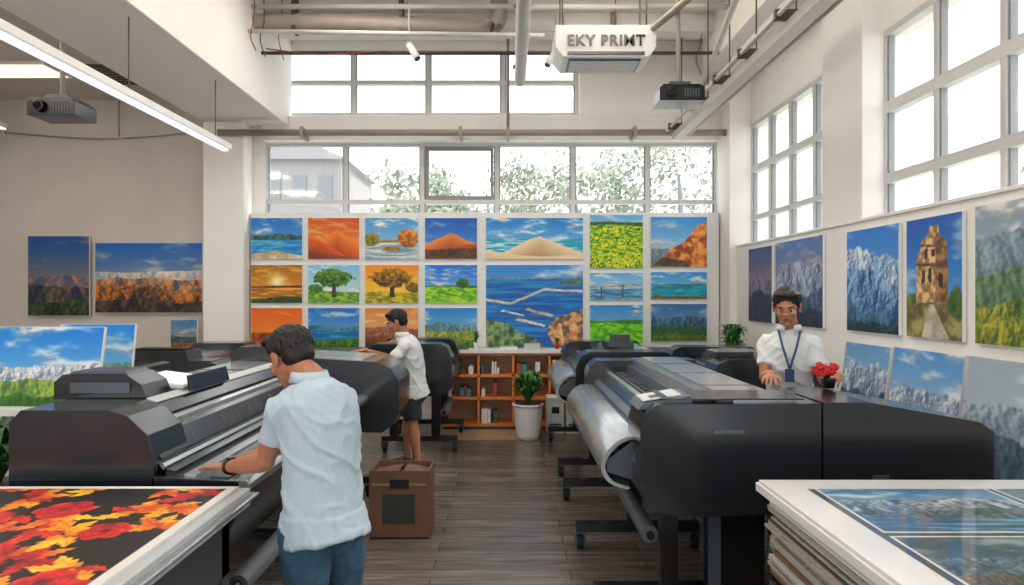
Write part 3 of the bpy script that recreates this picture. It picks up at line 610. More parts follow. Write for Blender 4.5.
def printer(name, xf, s, y0, y1, off, cap0, cap1, guide=None, zt=1.13, stands=None, capprof=None, capprof2=None, ux=(-.05, .8)):
    b = MB(name)
    X = lambda u: xf+s*(u)
    pr = lambda L, a, c, m, sm=False: b.prism([(X(u), z) for u, z in L], a, c, m, sm)
    o = off
    pr([(o+.02, .66), (o, .78), (o+.04, .93), (o+.12, .99), (o+.86, .99), (o+.86, .66)], y0+.05, y1-.05, dark)
    pr([(o+.10, .985), (o+.14, 1.02), (o+.31, 1.02), (o+.31, .985)], y0+.1, y1-.1, dark2)
    pr([(o+.15, 1.02), (o+.15, 1.035), (o+.19, 1.035), (o+.19, 1.02)], y0+.12, y1-.12, silver)
    pr([(o+.22, 1.02), (o+.22, 1.03), (o+.235, 1.03), (o+.235, 1.02)], y0+.12, y1-.12, mgrey)
    for i in range(int((y1-y0-.4)/.12)):
        yy = y0+.22+i*.12; pr([(o+.245, 1.02), (o+.245, 1.034), (o+.29, 1.034), (o+.29, 1.02)], yy, yy+.03, mgrey)
    pr([(o+.05, .935), (o+.045, .955), (o+.085, .975), (o+.10, .965)], y0+.12, y1-.12, mgrey)
    pr([(o+.0, .80), (o-.012, .81), (o+.002, .86), (o+.015, .86)], y0+.12, y1-.12, mgrey)
    pr([(o+.30, 1.0), (o+.33, zt-.045), (o+.38, zt-.01), (o+.42, zt), (o+.47, zt), (o+.47, 1.0)], y0+.08, y1-.08, mgrey)
    pr([(o+.335, zt-.04), (o+.375, zt-.004), (o+.39, zt-.004), (o+.35, zt-.045)], y0+.14, y1-.14, dark2)
    pr([(o+.47, .99), (o+.47, zt+.004), (o+.76, zt+.004), (o+.86, zt-.07), (o+.86, .99)], y0+.06, y1-.06, silver)
    for k in range(1, 4):
        yy = y0+(y1-y0)*k/4
        b.box(min(X(o+.46), X(o+.77)), max(X(o+.46), X(o+.77)), yy-.004, yy+.004, zt+.003, zt+.006, dark)
    cp = capprof or [(0, .70), (.0, 1.0), (.05, zt-.02), (.12, zt+.01), (.82, zt+.01), (.88, zt-.04), (.88, .64), (.2, .60), (.05, .63)]
    cp2 = capprof2 or cp
    pr([(o+u, z) for u, z in cp], y0, y0+cap0, dark)
    pr([(o+u, z) for u, z in cp2], y1-cap1, y1, dark)
    b.box(min(X(o+.12), X(o+.8)), max(X(o+.12), X(o+.8)), y0+.02, y0+cap0-.02, zt+.009, zt+.016, dark2)
    if guide:
        P = catmull([(.03, .93), (-.07, .905), (-.145, .83), (-.16, .75), (-.12, .685), (-.03, .65)], 4)
        g = [(o+p[0], p[1]) for p in P]+[(o+p[0]+.02, p[1]-(.012 if i < 12 else -.01)) for i, p in reversed(list(enumerate(P)))]
        pr(g, y0+cap0*.6, y1-cap1*.6, silver, True)
        pr([(o+.0, .70), (o-.13, .74), (o-.13, .80), (o+.0, .9)], y0+cap0*.6+.004, y0+cap0*.6+.02, mgrey)
    if stands:
        stand(b, X, stands, ux[0]+o, ux[1]+o, (o+.18, o+.62))
        y_a, y_b = stands[0]+.06, stands[-1]-.06
        b.cyl((X(o+.1), y_a, .40), (X(o+.1), y_b, .40), .045, rollM, 20); b.cyl((X(o+.1), y_a-.03, .40), (X(o+.1), y_b+.03, .40), .02, dark2)
        b.cyl((X(o+.42), y_a, .5), (X(o+.42), y_b, .5), .07, rollM, 20)
    return b, X

capA = [(0.0, .74), (.0, 1.0), (.02, 1.07), (.08, 1.12), (.875, 1.125), (.875, .60), (.3, .575), (.12, .59), (.04, .64)]
b, X = printer('wide_format_printer', .64, 1, 3.3, 5.75, 0, .34, .25, guide=True, stands=[3.5, 4.45, 5.5], capprof=capA, ux=(-.2, .6))
b.prism([(X(.885), 1.13), (X(1.11), 1.13), (X(1.64), 1.035), (X(1.71), .99), (X(1.71), .68), (X(1.64), .615), (X(.885), .60)], 3.3, 3.86, dark)
b.box(X(.95), X(1.6), 3.42, 3.46, .14, .6, dark2); b.box(X(.95), X(1.6), 3.7, 3.74, .14, .6, dark2); b.box(X(.9), X(1.68), 3.4, 3.78, .1, .14, dark)
for x in (X(.97), X(1.6)): caster(b, x, 3.45); caster(b, x, 3.72)
b.box(X(1.12), X(1.2), 3.292, 3.3, .70, .78, mgrey); b.box(X(.35), X(.5), 3.293, 3.3, .98, 1.0, mgrey)
b.prism([(X(.0), 1.085), (X(.03), 1.115), (X(.26), 1.155), (X(.27), 1.11)], 3.36, 3.62, mgrey)
b.prism([(X(.03), 1.120), (X(.035), 1.126), (X(.22), 1.158), (X(.22), 1.150)], 3.39, 3.59, lgrey)
b.prism([(X(.07), 1.127), (X(.075), 1.134), (X(.15), 1.148), (X(.15), 1.14)], 3.42, 3.50, dark2)
b.box(X(.34), X(.62), 3.42, 3.46, .12, .6, dark2); b.box(X(.36), X(.42), 3.40, 3.42, .12, .58, mgrey)
b.done(0.012)
b, X = printer('wide_format_printer', .60, 1, 6.05, 7.85, 0, .3, .3, guide=True, stands=[6.2, 7.7], ux=(-.15, .6))
b.box(X(.35), X(.6), 6.5, 6.9, 1.13, 1.2, dark); b.box(X(.38), X(.57), 6.55, 6.58, 1.2, 1.27, dark2)
b.done(0.012)
b, X = printer('wide_format_printer', 1.58, 1, 5.3, 7.0, 0, .3, .3, stands=[5.5, 6.8], ux=(0, .75))
b.box(X(.1), X(.4), 5.5, 5.8, 1.13, 1.19, dark)
b.done(0.012)
def left_printer():
    b = MB('wide_format_printer'); xf = -1.13; X = lambda u: xf-u
    pr = lambda L, a, c, m, sm=False: b.prism([(X(u), z) for u, z in L], a, c, m, sm)
    y0, y1 = 2.87, 5.9
    pr([(.36, .62), (.36, .93), (.42, 1.0), (.96, 1.0), (.96, .62)], y0+.03, y1-.1, dark)
    pr([(.37, .93), (.35, .95), (.40, 1.04), (.45, 1.06), (.47, 1.0)], y0+.05, y1-.5, dark2)
    pr([(.345, .90), (.335, .915), (.345, .93), (.37, .93)], y0+.05, y1-.5, silver)
    pr([(.43, 1.05), (.435, 1.075), (.46, 1.085), (.48, 1.06)], y0+.05, y1-.5, silver)
    pr([(.46, 1.0), (.46, 1.10), (.50, 1.145), (.55, 1.16), (.57, 1.0)], y0+.04, y1-.3, dark)
    pr([(.50, 1.15), (.505, 1.158), (.55, 1.172), (.55, 1.16)], y0+.30, y1-.3, lgrey)
    pr([(.55, 1.0), (.55, 1.165), (.86, 1.17), (.95, 1.10), (.95, 1.0)], y0+.35, y1-.3, silver)
    pr([(.36, .62), (.36, .97), (.385, 1.06), (.47, 1.14), (.55, 1.165), (.92, 1.165), (.97, 1.11), (.97, .60), (.40, .60)], y0, y0+.3, dark)
    for yy in (3.7, 4.4, 5.1): b.box(X(.87), X(.56), yy-.004, yy+.004, 1.168, 1.172, dark)
    pr([(-.28, .74), (-.28, .98), (-.22, 1.08), (-.1, 1.13), (.5, 1.165), (.96, 1.165), (.97, .6), (-.15, .58), (-.24, .64)], 5.3, y1, dark)
    pr([(.0, 1.135), (.0, 1.15), (.5, 1.18), (.5, 1.165)], 5.34, y1-.05, silver)
    pr([(.0, .865), (.0, .82), (.10, .74), (.37, .70), (.37, .885)], y0, 5.3, dark)
    pr([(-.03, .872), (-.045, .855), (-.04, .825), (.0, .82), (.02, .872)], y0, 5.3, silver)
    pr([(.06, .868), (.06, .876), (.14, .880), (.14, .868)], y0+.04, 5.28, mgrey)
    pr([(.2, .872), (.2, .884), (.25, .887), (.25, .872)], y0+.04, 5.28, silver)
    pr([(.29, .88), (.29, .9), (.33, .91), (.33, .88)], y0+.04, 5.28, dark2)
    for i in range(12):
        yy = y0+.2+i*.18; pr([(.36, .945), (.353, .95), (.385, 1.02), (.40, 1.02)], yy, yy+.015, mgrey)
    pr([(.02, .82), (.0, .80), (.16, .45), (.2, .45), (.14, .74)], y0+.1, 5.25, dark)
    stand(b, X, [3.0, 4.3, 5.6], -.02, .8, (.22, .7))
    b.cyl((X(.1), 3.1, .33), (X(.1), 5.5, .33), .05, rollM, 20); b.cyl((X(.1), 3.02, .33), (X(.1), 5.58, .33), .025, dark2)
    pr([(.56, 1.16), (.59, 1.23), (.66, 1.275), (.96, 1.275), (1.0, 1.24), (1.0, 1.16)], 3.2, 3.44, dark2)
    pr([(.66, 1.275), (.68, 1.29), (.92, 1.29), (.94, 1.275)], 3.22, 3.42, mgrey)
    pr([(.48, 1.16), (.50, 1.24), (.51, 1.24), (.50, 1.16)], 3.48, 3.95, dark2)
    pr([(.52, 1.172), (.52, 1.185), (.92, 1.185), (.92, 1.172)], 3.46, 3.95, lgrey)
    pr([(.54, 1.187), (.54, 1.192), (.80, 1.225), (.80, 1.187)], 3.5, 3.85, trayE)
    pr([(.82, 1.185), (.82, 1.26), (.86, 1.27), (.92, 1.25), (.92, 1.185)], 3.46, 3.95, dark2)
    pr([(.64, 1.19), (.64, 1.24), (.92, 1.24), (.92, 1.19)], 3.192, 3.2, mgrey)
    pr([(.52, 1.172), (.54, 1.24), (.62, 1.27), (.84, 1.27), (.9, 1.23), (.9, 1.165)], 5.0, 5.24, dark2)
    b.done(0.01)
left_printer()
b, X = printer('wide_format_printer', -2.15, -1, 5.2, 7.6, 0, .3, .3, stands=[5.4, 7.4], ux=(0, .75))
b.prism([(X(.3), 1.13), (X(.33), 1.22), (X(.8), 1.22), (X(.84), 1.13)], 5.25, 5.5, dark); b.box(X(.75), X(.35), 5.3, 5.45, 1.22, 1.235, dark2)
b.prism([(X(.3), 1.13), (X(.33), 1.2), (X(.8), 1.2), (X(.84), 1.13)], 6.4, 6.7, dark)
b.done(0.012)
b, X = printer('wide_format_printer', -.58, -1, 7.05, 8.3, 0, .3, .3, stands=[7.2, 8.15], ux=(-.05, .75))
b.done(0.012)

# ------------------------------------------------------------------ foreground tables
b = MB('print_table')
b.box(-2.6, -1.04, 1.0, 2.76, .80, .872, lgrey); b.box(-2.56, -1.01, .98, 2.78, .835, .85, silver)
b.box(-2.5, -1.1, 1.1, 2.7, .55, .80, mgrey)
for x in (-2.5, -1.14):
    for y in (1.06, 2.66): b.box(x-.04, x+.04, y-.04, y+.04, 0, .8, dark)
b.box(-2.5, -1.14, 2.6, 2.66, .2, .26, dark)
tb = b.done(0.006)
fp = print_panel('printed_fabric', (-2.57, 1.03, .8845), (1, 0, 0), (0, 1, 0), 1.49, 1.70, [('floral',), ('border', .018, '#e6e4e0')], thick=0.012, res=0.0042, nmax=400)

b = MB('print_stack_table')
rs = random.Random(3)
z = .30
for i in range(60):
    t = .006+.010*rs.random(); dx = rs.random()*.04; dy = rs.random()*.04
    if z+t > .836: break
    b.box(1.05+dx, 2.7, 1.05, 2.80-dy, z, z+t, [edgeM, brownEdge, paper, dark2, mgrey, edgeM, lgrey, dark][rs.randrange(8)]); z += t+.0015
b.box(1.03, 2.72, 1.0, 2.84, .838, .872, white)
b.box(1.08, 2.7, 1.05, 2.8, .26, .30, dark)
for x in (1.12, 2.66):
    for y in (1.1, 2.74): b.box(x-.035, x+.035, y-.035, y+.035, 0, .27, dark2)
b.done(0.002)
sA = [('sky', '#3a78a8', '#c0d4e0', .9, '#eef4f6'), ('ridge', .7, .12, 2, '#2a4660', '#c0ccd4'), ('ridge', .48, .12, 2.5, '#142838', '#6a8698'), ('water', .28, '#1c5078', '#7ab0cc')]
sB = [('sky', '#4a6478', '#a8b8c0', .9, '#e0e8ea'), ('ridge', .75, .1, 2, '#30404c', '#98a8b0'), ('water', .6, '#1a4a6c', '#5a9ab8'), ('poly', [(0, 0), (0, .5), (.3, .42), (.5, .2), (.6, 0)], '#4a4038', '#c8a078', 12), ('poly', [(.7, .1), (.72, .2), (.95, .34), (.97, .26)], '#c0c4c4', '#ffffff', 10)]
sC = [('sky', '#24404f', '#5c7a8a', .8, '#a8bac4'), ('ridge', .6, .1, 2, '#142430', '#7890a0'), ('ridge', .3, .1, 3, '#0e1a22', '#8a6a50')]
print_panel('glazed_print', (1.04, 1.02, .8865), (1, 0, 0), (0, 1, 0), 1.66, 1.80,
    [('sky', '#3c4e5c', '#22323e', .9, '#54687a'), ('sub', .11, .50, .66, .93, sA), ('sub', .53, .92, .70, .93, sB), ('sub', .53, .92, .46, .67, sA), ('sub', .11, .50, .40, .63, sC), ('sub', .11, .50, .1, .37, sB), ('sub', .53, .92, .1, .43, sC), ('border', .075, '#e6e7e7')], thick=0.014, res=0.0048, mat=printG, nmax=360)

# ------------------------------------------------------------------ rear shelving, plants, boxes
b = MB('storage_shelf')
x0, x1, y0, y1 = -.80, .92, 8.45, 8.82
b.box(x0-.03, x1+.03, y0-.03, y1, .93, .97, paper)
for x in (x0, -.38, .05, .50, x1-.03): b.box(x, x+.03, y0, y1, .05, .93, orange)
for z in (.02, .35, .63, .9): b.box(x0, x1, y0, y1, z, z+.035, orange)
b.box(x0, x1, y1-.01, y1, .05, .93, M('shelf_back', '#b89878', .6))
b.box(x0, x1, y0, y1, 0, .02, dark2)
rs = random.Random(9)
cc = [white, paper, mgrey, M('book_teal', '#4a8a90'), M('book_red', '#b04a3a'), dark]
for (bx0, bx1, bz) in ((-.77, -.4, .385), (-.35, .03, .385), (-.77, -.4, .665), (-.35, .03, .665), (.08, .48, .665), (.53, .88, .665), (-.35, .03, .055)):
    x = bx0+.02
    while x < bx1-.09:
        w = .02+.05*rs.random(); b.box(x, x+w, y0+.05, y1-.05, bz, bz+.08+.1*rs.random(), cc[rs.randrange(6)]); x += w+.005
        if rs.random() < .3: x += .1
b.done(0.003)
b = MB('storage_box')
for x in (.46, .69):
    b.box(x, x+.21, 8.12, 8.38, 0, .42, white)
    b.box(x+.06, x+.15, 8.112, 8.12, .24, .32, dark2); b.box(x-.005, x+.215, 8.11, 8.39, .40, .43, paper); b.box(x+.03, x+.18, 8.113, 8.12, .1, .12, mgrey)
b.done(.006)
simple('floor_mat', [(-.82, .12, 7.75, 8.3, 0, .012)], M('mat', '#a88a70', .9, var=.15, scale=20))
def potted(name, x, y, z, pr, ph, lr, lh, n, sd, pm=white, lm=leafM, wide=.035):
    rs = random.Random(sd); b = MB(name)
    b.add(loft([(x, y, z), (x, y, z+ph*.5), (x, y, z+ph)], [pr*.75, pr*.9, pr], n=20), pm)
    b.cyl((x, y, z+ph-.02), (x, y, z+ph+.004), pr*1.06, pm, 20); b.cyl((x, y, z+ph), (x, y, z+ph+.008), pr*.92, pipeD, 20)
    for i in range(n):
        a = rs.random()*6.28; r = lr*(.35+.65*rs.random()); h = lh*(.4+.6*rs.random())
        d = V((math.cos(a), math.sin(a), 0)); sd_ = V((-d.y, d.x, 0)); w = wide*(.7+.6*rs.random())
        vs = []; K = 6
        for k in range(K+1):
            t = k/K; c = V((x, y, z+ph))+d*(r*t**1.2)+V((0, 0, h*math.sin(t*2.2)/math.sin(1.57)*.9))
            ww = w*math.sin(math.pi*min(1, .12+t*.88))
            vs += [c-sd_*ww, c+V((0, 0, -ww*.3)), c+sd_*ww]
        fs = []
        for k in range(K):
            for j in (0, 1): fs.append((k*3+j, k*3+j+1, k*3+j+4, k*3+j+3))
        b.add((vs, fs), lm)
    b.done()
potted('potted_plant', .23, 7.85, 0, .17, .40, .28, .42, 90, 1)
potted('potted_plant', 2.56, 7.75, 0, .14, .92, .20, .46, 70, 2, pm=mgrey, lm=leafM)
potted('potted_plant', -2.78, 3.72, 0, .15, .62, .26, .40, 70, 3, pm=mgrey, lm=leafD)
potted('potted_plant', -.40, 8.6, .97, .035, .08, .09, .17, 20, 5, wide=.012)
potted('potted_plant', .62, 8.6, .97, .03, .06, .07, .1, 14, 6, pm=redM, wide=.012)
b = MB('desk_clutter'); b.box(-.1, .12, 8.5, 8.7, .97, 1.0, white); b.box(.2, .4, 8.5, 8.7, .97, 1.04, lgrey); b.cyl((.75, 8.6, .97), (.75, 8.6, 1.1), .035, M('cup_orange', '#d07a3a')); b.cyl((.84, 8.6, .97), (.84, 8.6, 1.07), .03, M('cup_blue', '#4a88b0')); b.box(-.7, -.5, 8.5, 8.7, .97, 1.02, mgrey); b.done(.004)
b = MB('flower_pot'); fx, fy, fz = 1.785, 3.80, 1.133
b.add(loft([(fx, fy, fz), (fx, fy, fz+.03), (fx, fy, fz+.055)], [.028, .036, .040], n=16), dark2)
rs = random.Random(4)
for i in range(20):
    a = rs.random()*6.28; r = .065*rs.random()**.5; c = V((fx-.03+math.cos(a)*r, fy+math.sin(a)*r, fz+.075+.055*rs.random()))
    for k in range(5):
        an = k*1.256+i; b.add(ellipsoid((c.x+.012*math.cos(an), c.y+.008*math.sin(an), c.z+.010*math.sin(an)), (.012, .009, .010), nu=8, nv=6), redM)
    b.cyl((fx, fy, fz+.05), tuple(c), .003, leafD, 6)
b.done()
b = MB('cardboard_box'); x0, x1, y0, y1 = -.94, -.53, 4.62, 4.92
b.box(x0, x1, y0, y0+.01, 0, .46, cardM); b.box(x0, x1, y1-.01, y1, 0, .46, cardM); b.box(x0, x0+.01, y0+.01, y1-.01, 0, .46, cardM); b.box(x1-.01, x1, y0+.01, y1-.01, 0, .46, cardM); b.box(x0, x1, y0, y1, 0, .01, cardM)
b.prism([(x0+.01, .40), (x0+.19, .43), (x0+.19, .44), (x0+.01, .41)], y0+.01, y1-.01, cardM); b.prism([(x1-.01, .40), (x1-.19, .43), (x1-.19, .44), (x1-.01, .41)], y0+.01, y1-.01, cardM)
b.box(x0+.09, x1-.1, y0-.003, y0, .10, .30, cardG); b.box(x0+.02, x1-.02, y0-.002, y0, .36, .375, M('tape', '#9a7a5c')); b.box(x0+.14, x1-.14, y0-.006, y0-.003, .34, .4, dark2)
b.done(.003)

# ------------------------------------------------------------------ people
def empty(name, loc):
    e = bpy.data.objects.new(name, None); e.location = loc; e.empty_display_size = .2; scene.collection.objects.link(e); return e
def remesh(name, geos, voxel, parent, mat, sm=4, disp=None, fac=0.5):
    vs, fs = [], []
    for g in geos:
        o = len(vs); vs += [tuple(v) for v in g[0]]; fs += [tuple(i+o for i in f) for f in g[1]]
    me = bpy.data.meshes.new(name); me.from_pydata(vs, [], fs)
    bm = bmesh.new(); bm.from_mesh(me); bmesh.ops.recalc_face_normals(bm, faces=bm.faces); bm.to_mesh(me); bm.free()
    o = bpy.data.objects.new('tmp', me); scene.collection.objects.link(o)
    r = o.modifiers.new('r', 'REMESH'); r.mode = 'VOXEL'; r.voxel_size = voxel; r.use_smooth_shade = True
    if sm:
        s = o.modifiers.new('s', 'SMOOTH'); s.iterations = sm; s.factor = fac
    dg = bpy.context.evaluated_depsgraph_get()
    m2 = bpy.data.meshes.new_from_object(o.evaluated_get(dg)); m2.name = name
    bpy.data.objects.remove(o)
    if disp:
        nn = [v.normal.copy() for v in m2.vertices]
        for v, n in zip(m2.vertices, nn): v.co = v.co+n*disp(v.co)
    m2.materials.clear(); m2.materials.append(mat)
    for p in m2.polygons: p.use_smooth = True
    ob = bpy.data.objects.new(name, m2); scene.collection.objects.link(ob)
    ob.parent = parent; ob.matrix_parent_inverse = Matrix.Translation(-V(parent.location))
    return ob
def hand_geo(W, D, N, T, curl=(12, 22, 22), spread=.14, k=1.0):
    D = D.normalized(); N = (N-D*N.dot(D)).normalized(); T = (T-D*T.dot(D)-N*T.dot(N)).normalized()
    out = [loft([W-D*.01*k, W+D*.02*k, W+D*.055*k, W+D*.09*k, W+D*.1*k], [(.026*k, .018*k), (.030*k, .017*k), (.040*k, .015*k), (.041*k, .0125*k), (.034*k, .009*k)], T, 14, 3)]
    for t, L, r, b0 in ((.031, .070, .0085, .086), (.0105, .079, .0088, .092), (-.010, .073, .0084, .089), (-.030, .057, .0074, .080)):
        p = W+D*b0*k+T*t*k; d = (D+T*t/.03*spread).normalized(); P = [p-d*.02*k, p]; ang = 0
        for s, c in zip((.45, .30, .25), curl):
            ang += math.radians(c); dd = d*math.cos(ang)-N*math.sin(ang); P.append(P[-1]+dd*L*s*k)
        out.append(loft(P, [r*k, r*k, r*.95*k, r*.88*k, r*.55*k], T, 8, 3))
    b = W+D*.025*k+T*.022*k; d1 = (D*.72+T*.72-N*.15).normalized(); d2 = (D*.9+T*.4-N*.3).normalized()
    out.append(loft([b-d1*.01*k, b+d1*.035*k, b+d1*.035*k+d2*.03*k, b+d1*.035*k+d2*.055*k], [.013*k, .0115*k, .010*k, .006*k], N, 8, 3))
    return out
def arm(nm, par, S, E, W, hd, hn, th, skin, k=1.0, curl=(12, 22, 22)):
    S, E, W = V(S), V(E), V(W); hd = V(hd)
    m1 = S.lerp(E, .5); m2 = E.lerp(W, .3); m3 = E.lerp(W, .7)
    g = [loft([S, m1, S.lerp(E, .85), E, m2, m3, W, W+hd.normalized()*.03], [.045*k, .043*k, .037*k, .036*k, .039*k, .031*k, (.027*k, .022*k), (.028*k, .019*k)], V(th), 14, 3)]
    g += hand_geo(W+hd.normalized()*.01, hd, V(hn), V(th), curl, k=k)
    return remesh(nm, g, .0036, par, skin, 3)
def make_head(par, c, fwd, up, k, skin, hair, neck_base, sd=1):
    fwd = V(fwd).normalized(); up = V(up); up = (up-fwd*up.dot(fwd)).normalized(); rt = fwd.cross(up)
    Mx = Matrix(((rt.x, fwd.x, up.x, c[0]), (rt.y, fwd.y, up.y, c[1]), (rt.z, fwd.z, up.z, c[2]), (0, 0, 0, 1))) @ Matrix.Scale(k, 4)
    E = lambda cc, r, nu=18, nv=12: ellipsoid(cc, r, Mx, nu, nv)
    g = [E((0, -.012, .030), (.072, .092, .080)), E((0, .022, -.02), (.061, .068, .075)), E((0, .030, -.058), (.050, .052, .045)), E((0, .060, -.092), (.024, .022, .018)),
         E((0, .040, -.078), (.038, .036, .028)), E((0, .078, .022), (.048, .016, .012)), E((.036, .062, -.026), (.022, .022, .018)), E((-.036, .062, -.026), (.022, .022, .018)),
         E((0, .094, -.004), (.009, .014, .026)), E((0, .103, -.022), (.011, .014, .010)), E((.011, .094, -.026), (.008, .010, .007)), E((-.011, .094, -.026), (.008, .010, .007)),
         E((0, .080, -.056), (.026, .014, .018))]
    for s in (-1, 1):
        g += [E((s*.077, -.004, -.002), (.008, .019, .030)), E((s*.080, .000, .014), (.007, .014, .012)), E((s*.077, .004, -.026), (.007, .009, .009))]
    nb = V(neck_base); nt = Mx @ V((0, -.025, -.045))
    g.append(loft([nb-V((0, 0, .06)), nb, nb.lerp(nt, .6), nt], [(.075, .06), (.060*k, .058*k), (.054*k, .056*k), (.054*k, .058*k)], rt, 16, 4))
    remesh('head', g, .0034, par, skin, 3)
    b = MB('face_details')
    for s in (-1, 1):
        b.add(E((s*.031, .0765, .000), (.0135, .010, .0065)), eyeW); b.add(E((s*.031, .0855, -.001), (.0058, .0028, .0058)), eyeD)
        b.add([[Mx @ q for q in x] if i == 0 else x for i, x in enumerate(loft([V((s*.016, .089, .018)), V((s*.032, .088, .023)), V((s*.050, .074, .018))], [(.003, .004), (.004, .005), (.002, .003)], (0, 1, 0), 8, 3))], hair)
        b.add([[Mx @ q for q in x] if i == 0 else x for i, x in enumerate(loft([V((s*.018, .0855, .002)), V((s*.031, .0875, .007)), V((s*.045, .078, .002))], [.0015, .002, .0015], (0, 1, 0), 6, 3))], hair)
    b.add(E((0, .0925, -.0515), (.021, .0045, .0038)), lipM); b.add(E((0, .091, -.0590), (.018, .005, .0045)), lipM)
    b.done(parent=par)
    h = [E((0, -.020, .044), (.081, .096, .080)), E((0, -.050, -.004), (.070, .060, .068)), E((.025, .042, .092), (.047, .038, .022)), E((-.03, .045, .090), (.047, .038, .024))]
    for s in (-1, 1): h += [E((s*.071, -.005, .040), (.010, .040, .035)), E((s*.073, .022, .012), (.005, .008, .018))]
    rs = random.Random(sd)
    for i in range(460):
        a = rs.random()*6.28; e = rs.uniform(-.5, 1.5)
        d = V((math.cos(e)*math.sin(a), -math.cos(e)*math.cos(a), math.sin(e)))
        if d.y > .45 and d.z < .55: continue
        p = V((d.x*.080, -.020+d.y*.095, .042+d.z*.080))
        if d.z < -.1 and d.y > -.2: continue
        flow = V((d.x*.25+.25*d.z, (.9*max(d.z, 0)**1.5-.1), -.9*(1-max(d.z, 0))-.1))+V((rs.uniform(-.15, .15), rs.uniform(-.15, .15), rs.uniform(-.1, .1)))
        flow = (flow-d*flow.dot(d)*.92).normalized(); L = rs.uniform(.03, .055)
        P = [p-d*.004-flow*L*.4, p+d*.003, p+flow*L*.6-d*.004+(d*.008 if rs.random() < .25 else V())]
        gg = loft(P, [.003, .0055, .0016], d, 6, 2); h.append(([Mx @ q for q in gg[0]], gg[1]))
    remesh('hair', h, .0028, par, hair, 1, disp=lambda q: .0012*noise.noise(V((q.x*150, q.y*150, q.z*60))))
    return Mx
def wrinkle(a=.006, sd=0, lo=None):
    def f(p):
        q = V((p.x*5+sd, p.y*5, p.z*3)); w = noise.noise(q)
        r1 = 1-abs(noise.noise(V((p.x*7+p.z*6+w*1.5, p.y*7-p.z*4, p.z*5+p.x*5+sd))))*2.6
        r2 = 1-abs(noise.noise(V((p.x*13-p.z*7+w*2, p.y*13+p.z*6, p.z*4+sd*2))))*2.8
        d = a*(w*.8+max(r1, 0)**2*1.1+max(r2, 0)**2*.6-.35)
        if lo is not None and p.z < lo+.12: d = max(d, 0)+.003
        return d
    return f
